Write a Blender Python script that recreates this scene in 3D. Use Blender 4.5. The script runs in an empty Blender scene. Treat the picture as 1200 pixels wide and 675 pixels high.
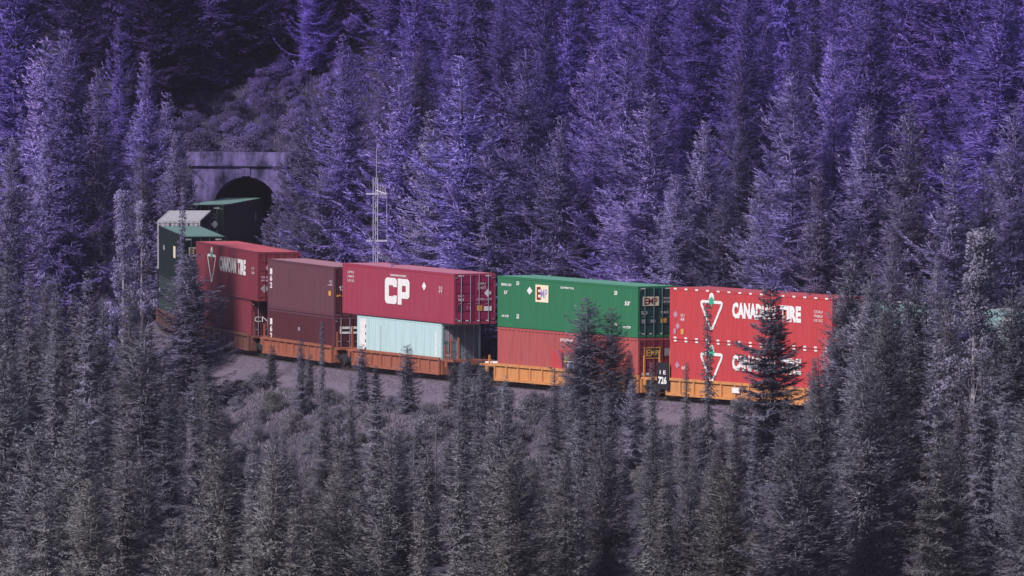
import bpy, bmesh, math, random
import numpy as np
from mathutils import Vector, Matrix

# ------------------------------------------------------------------ camera, world, sun
sc = bpy.context.scene
COL = sc.collection
F, HC, YH = 23253.0, 42.68, -433.4            # focal length (px of a 1200 wide frame), eye height, horizon row
PITCH = math.atan((337.5 - YH) / F)
cam_d = bpy.data.cameras.new("camera")
cam = bpy.data.objects.new("camera", cam_d); COL.objects.link(cam)
cam_d.sensor_width = 36.0
cam_d.lens = F / 1200.0 * 36.0
cam_d.clip_start = 1.0
cam_d.clip_end = 9000.0
cam.location = (0, 0, HC)
cam.rotation_euler = (math.pi / 2 - PITCH, 0, 0)
sc.camera = cam

SUN_V = Vector((-0.60, -0.62, 0.80)).normalized()
world = bpy.data.worlds.new("World"); sc.world = world
world.use_nodes = True
wn = world.node_tree
wn.nodes.clear()
w_out = wn.nodes.new("ShaderNodeOutputWorld")
w_bg = wn.nodes.new("ShaderNodeBackground")
w_sky = wn.nodes.new("ShaderNodeTexSky")
w_sky.sky_type = 'NISHITA'
w_sky.sun_disc = False
w_sky.sun_elevation = math.asin(SUN_V.z)
w_sky.sun_rotation = math.atan2(SUN_V.x, SUN_V.y)
w_sky.altitude = 1300
w_sky.air_density = 1.0
w_sky.dust_density = 2.5
w_sky.ozone_density = 1.5
w_bg.inputs['Strength'].default_value = 0.07
wn.links.new(w_sky.outputs[0], w_bg.inputs['Color'])
wn.links.new(w_bg.outputs[0], w_out.inputs['Surface'])

sun_d = bpy.data.lights.new("sun", 'SUN')
sun_d.energy = 4.6
sun_d.angle = math.radians(8.0)
sun_d.color = (1.0, 0.95, 0.90)
sun = bpy.data.objects.new("sun", sun_d); COL.objects.link(sun)
sun.rotation_euler = (-SUN_V).to_track_quat('-Z', 'Y').to_euler()
sun.location = (-60, 1100, 120)

sc.view_settings.view_transform = 'Standard'
sc.view_settings.look = 'None'
sc.view_settings.exposure = 0.22
sc.view_settings.gamma = 1.0
sc.cycles.max_bounces = 6
sc.cycles.diffuse_bounces = 3
sc.cycles.transparent_max_bounces = 4

R0 = random.Random(11)
NR = np.random.default_rng(7)

# ------------------------------------------------------------------ the track's line (arc length s, rail level falls to the right)
X0, D0, TH0, K0, K1, GR = -5.46687, 1141.2245, 0.414943, 0.00487853, -3.8328e-05, 0.00973493


def _curv(s):
    return np.where(s < -104, 0.0, np.where(s > 100, 0.0, K0 + K1 * s))


_S = np.arange(-300.0, 260.0 + .25, .25)
_k = _curv(_S)
_th = np.concatenate([[0], np.cumsum((_k[1:] + _k[:-1]) / 2 * .25)])
_i0 = int(np.argmin(abs(_S)))
_th = _th - _th[_i0] + TH0
_px = np.concatenate([[0], np.cumsum((np.sin(_th[1:]) + np.sin(_th[:-1])) / 2 * .25)])
_py = np.concatenate([[0], np.cumsum(-(np.cos(_th[1:]) + np.cos(_th[:-1])) / 2 * .25)])
_px += X0 - _px[_i0]; _py += D0 - _py[_i0]


def track(s):
    """centre of the track at arc length s: x, y, z of the rail top, heading"""
    return (float(np.interp(s, _S, _px)), float(np.interp(s, _S, _py)), -GR * s, float(np.interp(s, _S, _th)))


def off(s, q, dz=0.0):
    x, y, z, th = track(s)
    return (x + q * math.cos(th), y + q * math.sin(th), z + dz)


def frame_at(s, span):
    """Empty pose (location, euler) for a vehicle whose ends rest on the track at s -+ span/2"""
    a, b = track(s - span / 2), track(s + span / 2)
    v = Vector((b[0] - a[0], b[1] - a[1], b[2] - a[2])); m = (Vector(a[:3]) + Vector(b[:3])) / 2
    rz = math.atan2(v.y, v.x); ry = math.atan2(-v.z, math.hypot(v.x, v.y))
    return m, (0, ry, rz)


_PS, _PXY = _S[::4], np.stack([_px[::4], _py[::4]], 1)
_PT = np.stack([np.sin(_th[::4]), -np.cos(_th[::4])], 1)


def sq(x, y):
    """arc length and signed offset (positive away from the camera) of points"""
    x = np.atleast_1d(np.asarray(x, float)).ravel(); y = np.atleast_1d(np.asarray(y, float)).ravel()
    s = np.empty(len(x)); q = np.empty(len(x))
    for i in range(0, len(x), 4000):
        d2 = (x[i:i+4000, None] - _PXY[None, :, 0]) ** 2 + (y[i:i+4000, None] - _PXY[None, :, 1]) ** 2
        j = d2.argmin(1)
        dx, dy = x[i:i+4000] - _PXY[j, 0], y[i:i+4000] - _PXY[j, 1]
        t = _PT[j]
        s[i:i+4000] = _PS[j] + dx * t[:, 0] + dy * t[:, 1]
        q[i:i+4000] = -dx * t[:, 1] + dy * t[:, 0]
    return s, q


S_PORTAL = -96.0


def vnoise(x, y, sc_, seed):
    """smooth value noise"""
    x = np.asarray(x, float) / sc_; y = np.asarray(y, float) / sc_
    xi = np.floor(x).astype(int); yi = np.floor(y).astype(int)
    fx = x - xi; fy = y - yi
    fx = fx * fx * (3 - 2 * fx); fy = fy * fy * (3 - 2 * fy)

    def h(a, b):
        n = (a * 374761393 + b * 668265263 + seed * 974634777) & 0x7fffffff
        n = ((n ^ (n >> 13)) * 1274126177) & 0x7fffffff
        return ((n ^ (n >> 16)) & 0xffff) / 65535.0
    return (h(xi, yi) * (1 - fx) + h(xi + 1, yi) * fx) * (1 - fy) + (h(xi, yi + 1) * (1 - fx) + h(xi + 1, yi + 1) * fx) * fy


def smooth(a, b, t):
    u = np.clip((t - a) / (b - a), 0, 1)
    return u * u * (3 - 2 * u)


def ground(x, y):
    x = np.asarray(x, float); shp = x.shape
    s, q = sq(x, y); xs = x.ravel(); ys = np.asarray(y, float).ravel()
    zt = -GR * np.clip(s, -130, 130)
    n1 = vnoise(xs, ys, 6.0, 3) - .5; n2 = vnoise(xs, ys, 1.7, 5) - .5; n3 = vnoise(xs, ys, 24.0, 9) - .5
    rough = smooth(6, 14, abs(q))
    # camera side: bench, gravel road, bank, valley floor, the camera's own slope
    f = -0.75 - 0.55 * smooth(2.6, 4.2, -q) - np.clip(-q - 11.0, 0, 60) * 0.42 - np.clip(-q - 71, 0, 200) * .16
    vf = -58 + 99.0 * smooth(520, 0, np.hypot(xs * .35, ys))
    f = np.maximum(zt + f, vf)
    # hill side
    b = -0.75 + np.clip(q - 4.5, 0, 55) * 0.50 + np.clip(q - 59.5, 0, 400) * .38
    b = zt + b
    h = np.where(q > 0, b, f)
    # the spur that the tunnel goes through
    back = S_PORTAL - s
    top = .93 + 8.02 + np.clip(back, 0, 40) * 0.52 + np.clip(back - 40, 0, 400) * .4
    ramp = 8.95 + (s < S_PORTAL) * 0 - np.clip(s - (S_PORTAL + 1.0), 0, 60) * 0.85
    side_r = (q - 3.5) * 1.35
    spur_out = np.where(q > 3.4, np.minimum(ramp, side_r), -99)
    left = np.where(q < -3.4, np.minimum(ramp, (-q - 3.2) * 1.2) - np.clip(-q - 8, 0, 200) * .16, -99)
    front_of = np.maximum(spur_out, left)
    behind = top - np.clip(-q - 8, 0, 400) * .16
    h = np.where(back > 0.6, np.maximum(h, behind), np.maximum(h, front_of))
    h = h + rough * (n1 * 1.3 + n2 * .35 + n3 * 2.0)
    return h.reshape(shp)


def gz(x, y):
    return float(ground(np.array([x]), np.array([y]))[0])


# ------------------------------------------------------------------ helpers
class MB:
    def __init__(self):
        self.v = []; self.f = []; self.mi = []

    def add(self, vs, fs):
        o = len(self.v); self.v += [tuple(v) for v in vs]
        self.f += [tuple(i + o for i in f) for f in fs]
        return self

    def box(self, x0, x1, y0, y1, z0, z1):
        return self.add([(x0, y0, z0), (x1, y0, z0), (x1, y1, z0), (x0, y1, z0), (x0, y0, z1), (x1, y0, z1), (x1, y1, z1), (x0, y1, z1)],
                        [(0, 3, 2, 1), (4, 5, 6, 7), (0, 1, 5, 4), (1, 2, 6, 5), (2, 3, 7, 6), (3, 0, 4, 7)])

    def tube(self, p, q, r, n=6, r2=None):
        p = Vector(p); q = Vector(q); d = (q - p).normalized()
        a = d.orthogonal().normalized(); b = d.cross(a); r2 = r if r2 is None else r2
        vs = []
        for c, rr in ((p, r), (q, r2)):
            for i in range(n):
                t = 2 * math.pi * i / n
                vs.append(c + a * math.cos(t) * rr + b * math.sin(t) * rr)
        fs = [(i, (i + 1) % n, n + (i + 1) % n, n + i) for i in range(n)]
        fs += [tuple(range(n - 1, -1, -1)), tuple(range(n, 2 * n))]
        return self.add(vs, fs)

    def quad(self, *p):
        return self.add(p, [tuple(range(len(p)))])

    def mesh(self, name, mat=None, smooth_=False):
        m = bpy.data.meshes.new(name)
        m.from_pydata(self.v, [], self.f); m.update()
        if mat: m.materials.append(mat)
        if smooth_:
            m.polygons.foreach_set('use_smooth', [True] * len(m.polygons))
        return m

    def build(self, name, mat=None, parent=None, loc=None, kind=None):
        return link(name, self.mesh(name, mat), parent, loc, kind)


def link(name, mesh, parent=None, loc=None, kind=None):
    o = bpy.data.objects.new(name, mesh); COL.objects.link(o)
    if parent: o.parent = parent
    if loc is not None: o.location = loc
    if kind: o['kind'] = kind
    return o


def thing(name, label, cat, loc=(0, 0, 0), rot=(0, 0, 0), group=None):
    o = bpy.data.objects.new(name, None); COL.objects.link(o)
    o.empty_display_size = .3
    o.location = loc; o.rotation_euler = rot
    tag(o, label, cat, group)
    return o


def tag(o, label, cat, group=None):
    o['label'] = label; o['category'] = cat
    if group: o['group'] = group


# ------------------------------------------------------------------ materials
def nt(name):
    m = bpy.data.materials.new(name); m.use_nodes = True
    t = m.node_tree
    return m, t, t.nodes['Principled BSDF'], t.links.new, t.nodes.new


def paint(name, col, rough=.5, dirt=.35, fade=.12, rust=(.09, .045, .035), scale=1.0, spec=.35):
    """sheet metal paint with rain streaks, chalky fading and rust bloom"""
    m, t, b, L, N = nt(name)
    tc = N('ShaderNodeTexCoord')
    mp = N('ShaderNodeMapping'); mp.inputs['Scale'].default_value = (3.2 * scale, 3.2 * scale, .22 * scale)
    L(tc.outputs['Object'], mp.inputs['Vector'])
    n1 = N('ShaderNodeTexNoise'); n1.inputs['Scale'].default_value = 1.6; n1.inputs['Detail'].default_value = 6
    n1.inputs['Roughness'].default_value = .7
    L(mp.outputs[0], n1.inputs['Vector'])
    n2 = N('ShaderNodeTexNoise'); n2.inputs['Scale'].default_value = .55; n2.inputs['Detail'].default_value = 4
    L(tc.outputs['Object'], n2.inputs['Vector'])
    n3 = N('ShaderNodeTexNoise'); n3.inputs['Scale'].default_value = 7.0; n3.inputs['Detail'].default_value = 5
    L(tc.outputs['Object'], n3.inputs['Vector'])
    r1 = N('ShaderNodeMapRange'); r1.inputs['From Min'].default_value = .44; r1.inputs['From Max'].default_value = .66
    r1.inputs['To Max'].default_value = dirt; L(n1.outputs['Fac'], r1.inputs['Value'])
    r2 = N('ShaderNodeMapRange'); r2.inputs['From Min'].default_value = .35; r2.inputs['From Max'].default_value = .7
    r2.inputs['To Max'].default_value = fade; L(n2.outputs['Fac'], r2.inputs['Value'])
    r3 = N('ShaderNodeMapRange'); r3.inputs['From Min'].default_value = .66; r3.inputs['From Max'].default_value = .74
    r3.inputs['To Max'].default_value = dirt * .9; L(n3.outputs['Fac'], r3.inputs['Value'])
    g = sum(col) / 3
    fadec = tuple(c * .55 + (g * .7 + .05) * .45 for c in col)
    m1 = N('ShaderNodeMix'); m1.data_type = 'RGBA'; m1.inputs['A'].default_value = (*col, 1); m1.inputs['B'].default_value = (*fadec, 1)
    L(r2.outputs[0], m1.inputs['Factor'])
    m2 = N('ShaderNodeMix'); m2.data_type = 'RGBA'; m2.inputs['B'].default_value = (*[c * .42 + .012 for c in col], 1)
    L(m1.outputs['Result'], m2.inputs['A']); L(r1.outputs[0], m2.inputs['Factor'])
    m3 = N('ShaderNodeMix'); m3.data_type = 'RGBA'; m3.inputs['B'].default_value = (*rust, 1)
    L(m2.outputs['Result'], m3.inputs['A']); L(r3.outputs[0], m3.inputs['Factor'])
    L(m3.outputs['Result'], b.inputs['Base Color'])
    b.inputs['Roughness'].default_value = rough
    b.inputs['Specular IOR Level'].default_value = spec
    return m


def flat(name, col, rough=.6, metallic=0.0):
    m, t, b, L, N = nt(name)
    n = N('ShaderNodeTexNoise'); n.inputs['Scale'].default_value = 4.0; n.inputs['Detail'].default_value = 6
    tc = N('ShaderNodeTexCoord'); L(tc.outputs['Object'], n.inputs['Vector'])
    mx = N('ShaderNodeMix'); mx.data_type = 'RGBA'
    mx.inputs['A'].default_value = (*[c * .75 for c in col], 1); mx.inputs['B'].default_value = (*[min(1, c * 1.12) for c in col], 1)
    L(n.outputs['Fac'], mx.inputs['Factor']); L(mx.outputs['Result'], b.inputs['Base Color'])
    b.inputs['Roughness'].default_value = rough; b.inputs['Metallic'].default_value = metallic
    return m


def foliage(name, transl=.22):
    """needle and leaf colour: the object colour (violet cast painted in) varied from branch to branch"""
    m, t, b, L, N = nt(name)
    oi = N('ShaderNodeObjectInfo')
    at = N('ShaderNodeAttribute'); at.attribute_name = 'tint'
    mm = N('ShaderNodeMix'); mm.data_type = 'RGBA'; mm.blend_type = 'MULTIPLY'; mm.inputs['Factor'].default_value = 1
    L(oi.outputs['Color'], mm.inputs['A']); L(at.outputs['Color'], mm.inputs['B'])
    L(mm.outputs['Result'], b.inputs['Base Color'])
    b.inputs['Roughness'].default_value = .75
    b.inputs['Specular IOR Level'].default_value = .12
    tr = N('ShaderNodeBsdfTranslucent'); L(mm.outputs['Result'], tr.inputs['Color'])
    ms = N('ShaderNodeMixShader'); ms.inputs['Fac'].default_value = transl
    L(b.outputs[0], ms.inputs[1]); L(tr.outputs[0], ms.inputs[2])
    L(ms.outputs[0], t.nodes['Material Output'].inputs['Surface'])
    return m


def bark(name, col, col2):
    m, t, b, L, N = nt(name)
    tc = N('ShaderNodeTexCoord'); mp = N('ShaderNodeMapping'); mp.inputs['Scale'].default_value = (9, 9, 1.6)
    L(tc.outputs['Object'], mp.inputs['Vector'])
    n = N('ShaderNodeTexNoise'); n.inputs['Scale'].default_value = 1.5; n.inputs['Detail'].default_value = 6; L(mp.outputs[0], n.inputs['Vector'])
    mx = N('ShaderNodeMix'); mx.data_type = 'RGBA'; mx.inputs['A'].default_value = (*col, 1); mx.inputs['B'].default_value = (*col2, 1)
    L(n.outputs['Fac'], mx.inputs['Factor']); L(mx.outputs['Result'], b.inputs['Base Color']); b.inputs['Roughness'].default_value = .9
    return m


M_ground, t, b, L, N = nt("forest_floor")
at = N('ShaderNodeAttribute'); at.attribute_name = 'gravel'
tc = N('ShaderNodeTexCoord')
n1 = N('ShaderNodeTexNoise'); n1.inputs['Scale'].default_value = .35; n1.inputs['Detail'].default_value = 8; n1.inputs['Roughness'].default_value = .7
n2 = N('ShaderNodeTexNoise'); n2.inputs['Scale'].default_value = 5.0; n2.inputs['Detail'].default_value = 8; n2.inputs['Roughness'].default_value = .75
L(tc.outputs['Object'], n1.inputs['Vector']); L(tc.outputs['Object'], n2.inputs['Vector'])
c1 = N('ShaderNodeMix'); c1.data_type = 'RGBA'; c1.inputs['A'].default_value = (.018, .014, .030, 1); c1.inputs['B'].default_value = (.062, .050, .098, 1); L(n1.outputs['Fac'], c1.inputs['Factor'])
c2 = N('ShaderNodeMix'); c2.data_type = 'RGBA'; c2.inputs['A'].default_value = (.050, .038, .064, 1); c2.inputs['B'].default_value = (.21, .165, .235, 1); L(n2.outputs['Fac'], c2.inputs['Factor'])
c3 = N('ShaderNodeMix'); c3.data_type = 'RGBA'; L(at.outputs['Fac'], c3.inputs['Factor']); L(c1.outputs['Result'], c3.inputs['A']); L(c2.outputs['Result'], c3.inputs['B'])
L(c3.outputs['Result'], b.inputs['Base Color']); b.inputs['Roughness'].default_value = .95
bp = N('ShaderNodeBump'); bp.inputs['Strength'].default_value = .7; bp.inputs['Distance'].default_value = .12
L(n2.outputs['Fac'], bp.inputs['Height']); L(bp.outputs[0], b.inputs['Normal'])

M_gravel, t, b, L, N = nt("ballast_stone")
tc = N('ShaderNodeTexCoord'); vo = N('ShaderNodeTexVoronoi'); vo.inputs['Scale'].default_value = 11
L(tc.outputs['Object'], vo.inputs['Vector'])
mx = N('ShaderNodeMix'); mx.data_type = 'RGBA'; mx.inputs['A'].default_value = (.040, .030, .050, 1); mx.inputs['B'].default_value = (.16, .12, .18, 1)
sx = N('ShaderNodeSeparateColor'); L(vo.outputs['Color'], sx.inputs[0]); L(sx.outputs[0], mx.inputs['Factor'])
L(mx.outputs['Result'], b.inputs['Base Color']); b.inputs['Roughness'].default_value = .95
bp = N('ShaderNodeBump'); bp.inputs['Distance'].default_value = .06; L(vo.outputs['Distance'], bp.inputs['Height']); L(bp.outputs[0], b.inputs['Normal'])

M_concrete, t, b, L, N = nt("weathered_concrete")
tc = N('ShaderNodeTexCoord'); mp = N('ShaderNodeMapping'); mp.inputs['Scale'].default_value = (2.2, 2.2, .5); L(tc.outputs['Object'], mp.inputs['Vector'])
n1 = N('ShaderNodeTexNoise'); n1.inputs['Scale'].default_value = 1.1; n1.inputs['Detail'].default_value = 8; n1.inputs['Roughness'].default_value = .7; L(mp.outputs[0], n1.inputs['Vector'])
cr = N('ShaderNodeValToRGB'); e = cr.color_ramp.elements
e[0].position = .42; e[0].color = (.012, .008, .042, 1); e[1].position = .58; e[1].color = (.155, .115, .31, 1)
n4 = N('ShaderNodeTexNoise'); n4.inputs['Scale'].default_value = .55; n4.inputs['Detail'].default_value = 9; n4.inputs['Roughness'].default_value = .75; L(tc.outputs['Object'], n4.inputs['Vector'])
av = N('ShaderNodeMath'); av.operation = 'MULTIPLY_ADD'; av.inputs[1].default_value = .5; L(n1.outputs['Fac'], av.inputs[0])
a2_ = N('ShaderNodeMath'); a2_.operation = 'MULTIPLY'; a2_.inputs[1].default_value = .5; L(n4.outputs['Fac'], a2_.inputs[0]); L(a2_.outputs[0], av.inputs[2])
L(av.outputs[0], cr.inputs[0]); L(cr.outputs[0], b.inputs['Base Color']); b.inputs['Roughness'].default_value = .9
bp = N('ShaderNodeBump'); bp.inputs['Distance'].default_value = .05; L(n1.outputs['Fac'], bp.inputs['Height']); L(bp.outputs[0], b.inputs['Normal'])

M_white = paint("white_print", (.76, .72, .74), rough=.6, dirt=.45, fade=.15, rust=(.4, .3, .3))
M_dark = flat("black_steel", (.020, .017, .022), .7)
M_lining = flat("tunnel_lining", (.035, .028, .05), .95)
M_steel = flat("galvanised_steel", (.42, .38, .50), .45, .5)
M_mast = flat("pale_mast_steel", (.42, .38, .56), .5)
M_rail = flat("worn_rail_steel", (.10, .075, .07), .45, .4)
M_wood = flat("creosoted_timber", (.05, .035, .035), .9)
M_needle = foliage("needles")
M_leaf = foliage("leaves", .3)
M_bark = bark("conifer_bark", (.026, .020, .034), (.075, .058, .09))
M_bark_pale = bark("pale_bark", (.16, .13, .17), (.40, .35, .42))
M_dead = bark("dead_wood", (.06, .050, .07), (.17, .145, .19))

# ------------------------------------------------------------------ ground sheet, ballast, rails
def axis(parts):
    out = []
    for a, b_, st in parts:
        out += list(np.arange(a, b_, st))
    return np.array(out + [parts[-1][1]])


gx = axis([(-3600, -600, 300), (-600, -120, 40), (-120, -48, 6), (-48, 48, .6), (48, 120, 6), (120, 600, 40), (600, 3600, 300)])
gy = axis([(-1500, -100, 200), (-100, 700, 25), (700, 1020, 10), (1020, 1080, 2), (1080, 1300, .6), (1300, 1400, 4), (1400, 1800, 40), (1800, 5200, 300)])
GX, GY = np.meshgrid(gx, gy)
GZ = ground(GX, GY)
_s, _q = sq(GX, GY)
nx_, ny_ = len(gx), len(gy)
idx = np.arange(nx_ * ny_).reshape(ny_, nx_)
quads = np.stack([idx[:-1, :-1], idx[:-1, 1:], idx[1:, 1:], idx[1:, :-1]], -1).reshape(-1, 4)
sc_, qc_ = _s[quads].mean(1), _q[quads].mean(1)
keep = ~((abs(qc_) < 2.9) & (sc_ < S_PORTAL + .5) & (sc_ > S_PORTAL - 1.9))      # the tunnel mouth
quads = quads[keep]
me = bpy.data.meshes.new("ground")
me.from_pydata(np.stack([GX.ravel(), GY.ravel(), GZ.ravel()], 1), [], quads.tolist()); me.update()
nz = vnoise(GX.ravel(), GY.ravel(), 2.2, 21) * .5 + vnoise(GX.ravel(), GY.ravel(), 7, 22) * .5
near_tr = smooth(-17 - 5 * nz, -8, _q) * smooth(6.5, 4.5, _q) * smooth(150, 110, abs(_s)) * np.clip(.45 + nz, 0, 1)
ga = me.attributes.new('gravel', 'FLOAT', 'POINT'); ga.data.foreach_set('value', np.where(_s < S_PORTAL, 0, near_tr).astype(np.float32))
me.materials.append(M_ground)
me.polygons.foreach_set('use_smooth', [True] * len(me.polygons))
link("ground", me, kind='structure')


def sweep(profile, s0, s1, step, closed=False):
    mb = MB(); ss = np.arange(s0, s1 + .01, step); n = len(profile)
    for s in ss:
        for q, z in profile: mb.v.append(off(s, q, z))
    for i in range(len(ss) - 1):
        for j in range(n if closed else n - 1):
            a, b_ = i * n + j, i * n + (j + 1) % n
            mb.f.append((a, a + n, b_ + n, b_))
    if closed:
        mb.f.append(tuple(range(n - 1, -1, -1))); mb.f.append(tuple(range((len(ss) - 1) * n, len(ss) * n)))
    return mb


sweep([(3.1, -1.0), (1.75, -.2), (-1.75, -.2), (-3.3, -1.2)], -140, 125, 1.0).build("ballast", M_gravel, kind='structure')
tr = thing("railway_track", "curved single railway track under the container train on dark timber sleepers", "railway track", off(0, 0))
tl = Vector(off(0, 0))
for side in (-.75, .75):
    mb = sweep([(side + .035, 0), (side - .035, 0), (side - .03, -.15), (side + .03, -.15)], -138, 124, 1.0, True)
    mb.v = [tuple(Vector(v) - tl) for v in mb.v]
    mb.build("rail", M_rail, tr)
mb = MB()
for s in np.arange(-128, 122, .6):
    x, y, z, th = track(s); c, d = (math.cos(th), math.sin(th)), (math.sin(th), -math.cos(th))
    base = len(mb.v)
    for dz in (-.30, -.155):
        for a, b_ in ((-1.3, -.11), (1.3, -.11), (1.3, .11), (-1.3, .11)):
            mb.v.append((x + c[0] * a + d[0] * b_ - tl.x, y + c[1] * a + d[1] * b_ - tl.y, z + dz - tl.z))
    mb.f += [tuple(base + i for i in f) for f in ((4, 5, 6, 7), (0, 1, 5, 4), (1, 2, 6, 5), (2, 3, 7, 6), (3, 0, 4, 7))]
mb.build("sleepers", M_wood, tr, kind='stuff')

# ------------------------------------------------------------------ tunnel portal
x, y, z, th = track(S_PORTAL)
portal = thing("tunnel_portal", "weathered concrete tunnel portal with arched mouth and flat parapet", "tunnel portal",
               (x, y, z), (0, 0, th))       # local x to the right along the face, local y into the hill
HW = 3.32
XA, RA, ZS = .42, 2.12, 5.62               # arch centre, radius, spring height above the rail


def arch_pts(r, n=20):
    return [(XA + r * math.cos(a), ZS + r * math.sin(a)) for a in [math.pi * i / n for i in range(n + 1)]]


mb = MB(); n = 20
top_z = 8.40
inner = [(XA + RA, -.8)] + arch_pts(RA, n) + [(XA - RA, -.8)]
outer = []
for (u, w) in inner:
    if w <= ZS + .01: outer.append((HW * (1 if u > XA else -1), w if w < ZS - .01 else ZS))
    else:
        t_ = (u - XA) / RA
        outer.append((HW * max(-1, min(1, t_ * 1.9)), ZS + (top_z - ZS) * min(1, (w - ZS) / RA * 2.1)))
for i, (u, w) in enumerate(outer):          # stepped wings: the headwall narrows where it meets the rock
    if u < -2.5 and w < 8.3: outer[i] = (u + .3, w)
N_ = len(inner)
for yy in (-.1, 1.3):
    for (u, w) in inner: mb.v.append((u, yy, w))
    for (u, w) in outer: mb.v.append((u, yy, w))
for i in range(N_ - 1):
    mb.f += [(i, i + 1, N_ + i + 1, N_ + i), (2 * N_ + i, 3 * N_ + i, 3 * N_ + i + 1, 2 * N_ + i + 1),
             (i, 2 * N_ + i, 2 * N_ + i + 1, i + 1), (N_ + i, N_ + i + 1, 3 * N_ + i + 1, 3 * N_ + i)]
mb.build("headwall", M_concrete, portal)
MB().box(-HW - .05, HW + .05, -.28, 1.2, 8.403, 8.50).build("string_course", M_concrete, portal)
MB().box(-HW, HW, -.20, 1.0, 8.503, 9.26).build("parapet", M_concrete, portal)
MB().box(-HW, HW, 1.003, 1.9, 8.10, 8.90).build("roof_slab", M_concrete, portal)
MB().box(XA - .28, XA + .28, -.17, .3, ZS + RA + .05, ZS + RA + .75).build("keystone", M_concrete, portal)
mb = MB(); pts = [(XA + RA + .02, -.9)] + arch_pts(RA + .02, n) + [(XA - RA - .02, -.9)]; N_ = len(pts)
for yy in (1.25, 42): mb.v += [(u, yy, w) for (u, w) in pts]
mb.f = [(i + 1, i, N_ + i, N_ + i + 1) for i in range(N_ - 1)] + [tuple(range(N_, 2 * N_))]
mb.build("tunnel_lining", M_lining, portal)

# ------------------------------------------------------------------ lettering and marks
def text_mesh(s, width, height, bold=0.0, mat=None, extrude=.002, align='C'):
    cu = bpy.data.curves.new("lettering", 'FONT'); cu.body = s; cu.offset = bold; cu.extrude = 0.0; cu.resolution_u = 2
    cu.space_line = .95; cu.align_x = 'CENTER' if align == 'C' else 'LEFT'
    o = bpy.data.objects.new("lettering", cu); COL.objects.link(o)
    dg = bpy.context.evaluated_depsgraph_get()
    m = bpy.data.meshes.new_from_object(o.evaluated_get(dg))
    bpy.data.objects.remove(o); bpy.data.curves.remove(cu)
    co = np.empty(len(m.vertices) * 3, np.float32); m.vertices.foreach_get('co', co); co = co.reshape(-1, 3)
    lo, hi = co.min(0), co.max(0); sz = np.maximum(hi - lo, 1e-6)
    co[:, 0] = (co[:, 0] - lo[0]) / sz[0] * width; co[:, 1] = (co[:, 1] - lo[1]) / sz[1] * height; co[:, 2] = 0
    m.vertices.foreach_set('co', co.ravel()); m.update(); m.name = "lettering"
    m.materials.clear()
    if mat: m.materials.append(mat)
    return m


class Face:
    """puts flat print on a side or an end of a container: u from the left seen from outside, t down from the top edge"""
    def __init__(self, root, Lc, w, h, which):
        self.r, self.L, self.w, self.h, self.k = root, Lc, w, h, which

    def place(self, o, u, t, lift=.006):
        if self.k == 'side': o.location = (-self.L / 2 + u, -self.w / 2 - lift, self.h - t); o.rotation_euler = (math.pi / 2, 0, 0)
        elif self.k == 'end': o.location = (self.L / 2 + .012 + lift, -self.w / 2 + u, self.h - t); o.rotation_euler = (math.pi / 2, 0, math.pi / 2)
        elif self.k == 'far_side': o.location = (self.L / 2 - u, self.w / 2 + lift, self.h - t); o.rotation_euler = (math.pi / 2, 0, math.pi)
        return o

    def text(self, s, u, t, wd, ht, mat=None, bold=0.0, name="lettering", lift=.006):
        o = link(name, text_mesh(s, wd, ht, bold, mat or M_white), self.r)
        return self.place(o, u, t + ht, lift)

    def poly(self, name, pts, u, t, mat=None, lift=.006):
        """pts: (right, up) from the point u, t"""
        m = MB(); m.quad(*[(a, b_, 0) for a, b_ in pts]); me_ = m.mesh(name, mat or M_white)
        return self.place(link(name, me_, self.r), u, t, lift)

    def diamond(self, u, t, wd, ht, mat=None, name="placard", lift=.006):
        return self.poly(name, [(-wd / 2, 0), (0, -ht / 2), (wd / 2, 0), (0, ht / 2)], u, t, mat, lift)

    def rect(self, name, u, t, wd, ht, mat, lift=.006):
        return self.poly(name, [(0, -ht), (wd, -ht), (wd, 0), (0, 0)], u, t, mat, lift)


# ------------------------------------------------------------------ containers
CAST = MB().box(-.09, .09, -.085, .085, -.06, .06)
_parts = {}


def shared(key, fn):
    if key not in _parts: _parts[key] = fn()
    return _parts[key]


def corr_panel(L, h, pitch, depth, sgn):
    """corrugated sheet in the plane y = 0, sheet folds go inward (sgn = +1: towards +y)"""
    mb = MB(); n = max(2, int(round(L / pitch))); p = L / n; xs = []
    for i in range(n):
        a = -L / 2 + i * p
        xs += [(a, 0), (a + p * .40, 0), (a + p * .52, depth), (a + p * .88, depth)]
    xs.append((L / 2, 0))
    for zz in (0, h):
        mb.v += [(x_, sgn * d, zz) for x_, d in xs]
    k = len(xs)
    for i in range(k - 1):
        mb.f.append((i, i + 1, k + i + 1, k + i) if sgn > 0 else (i + 1, i, k + i, k + i + 1))
    return mb


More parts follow.
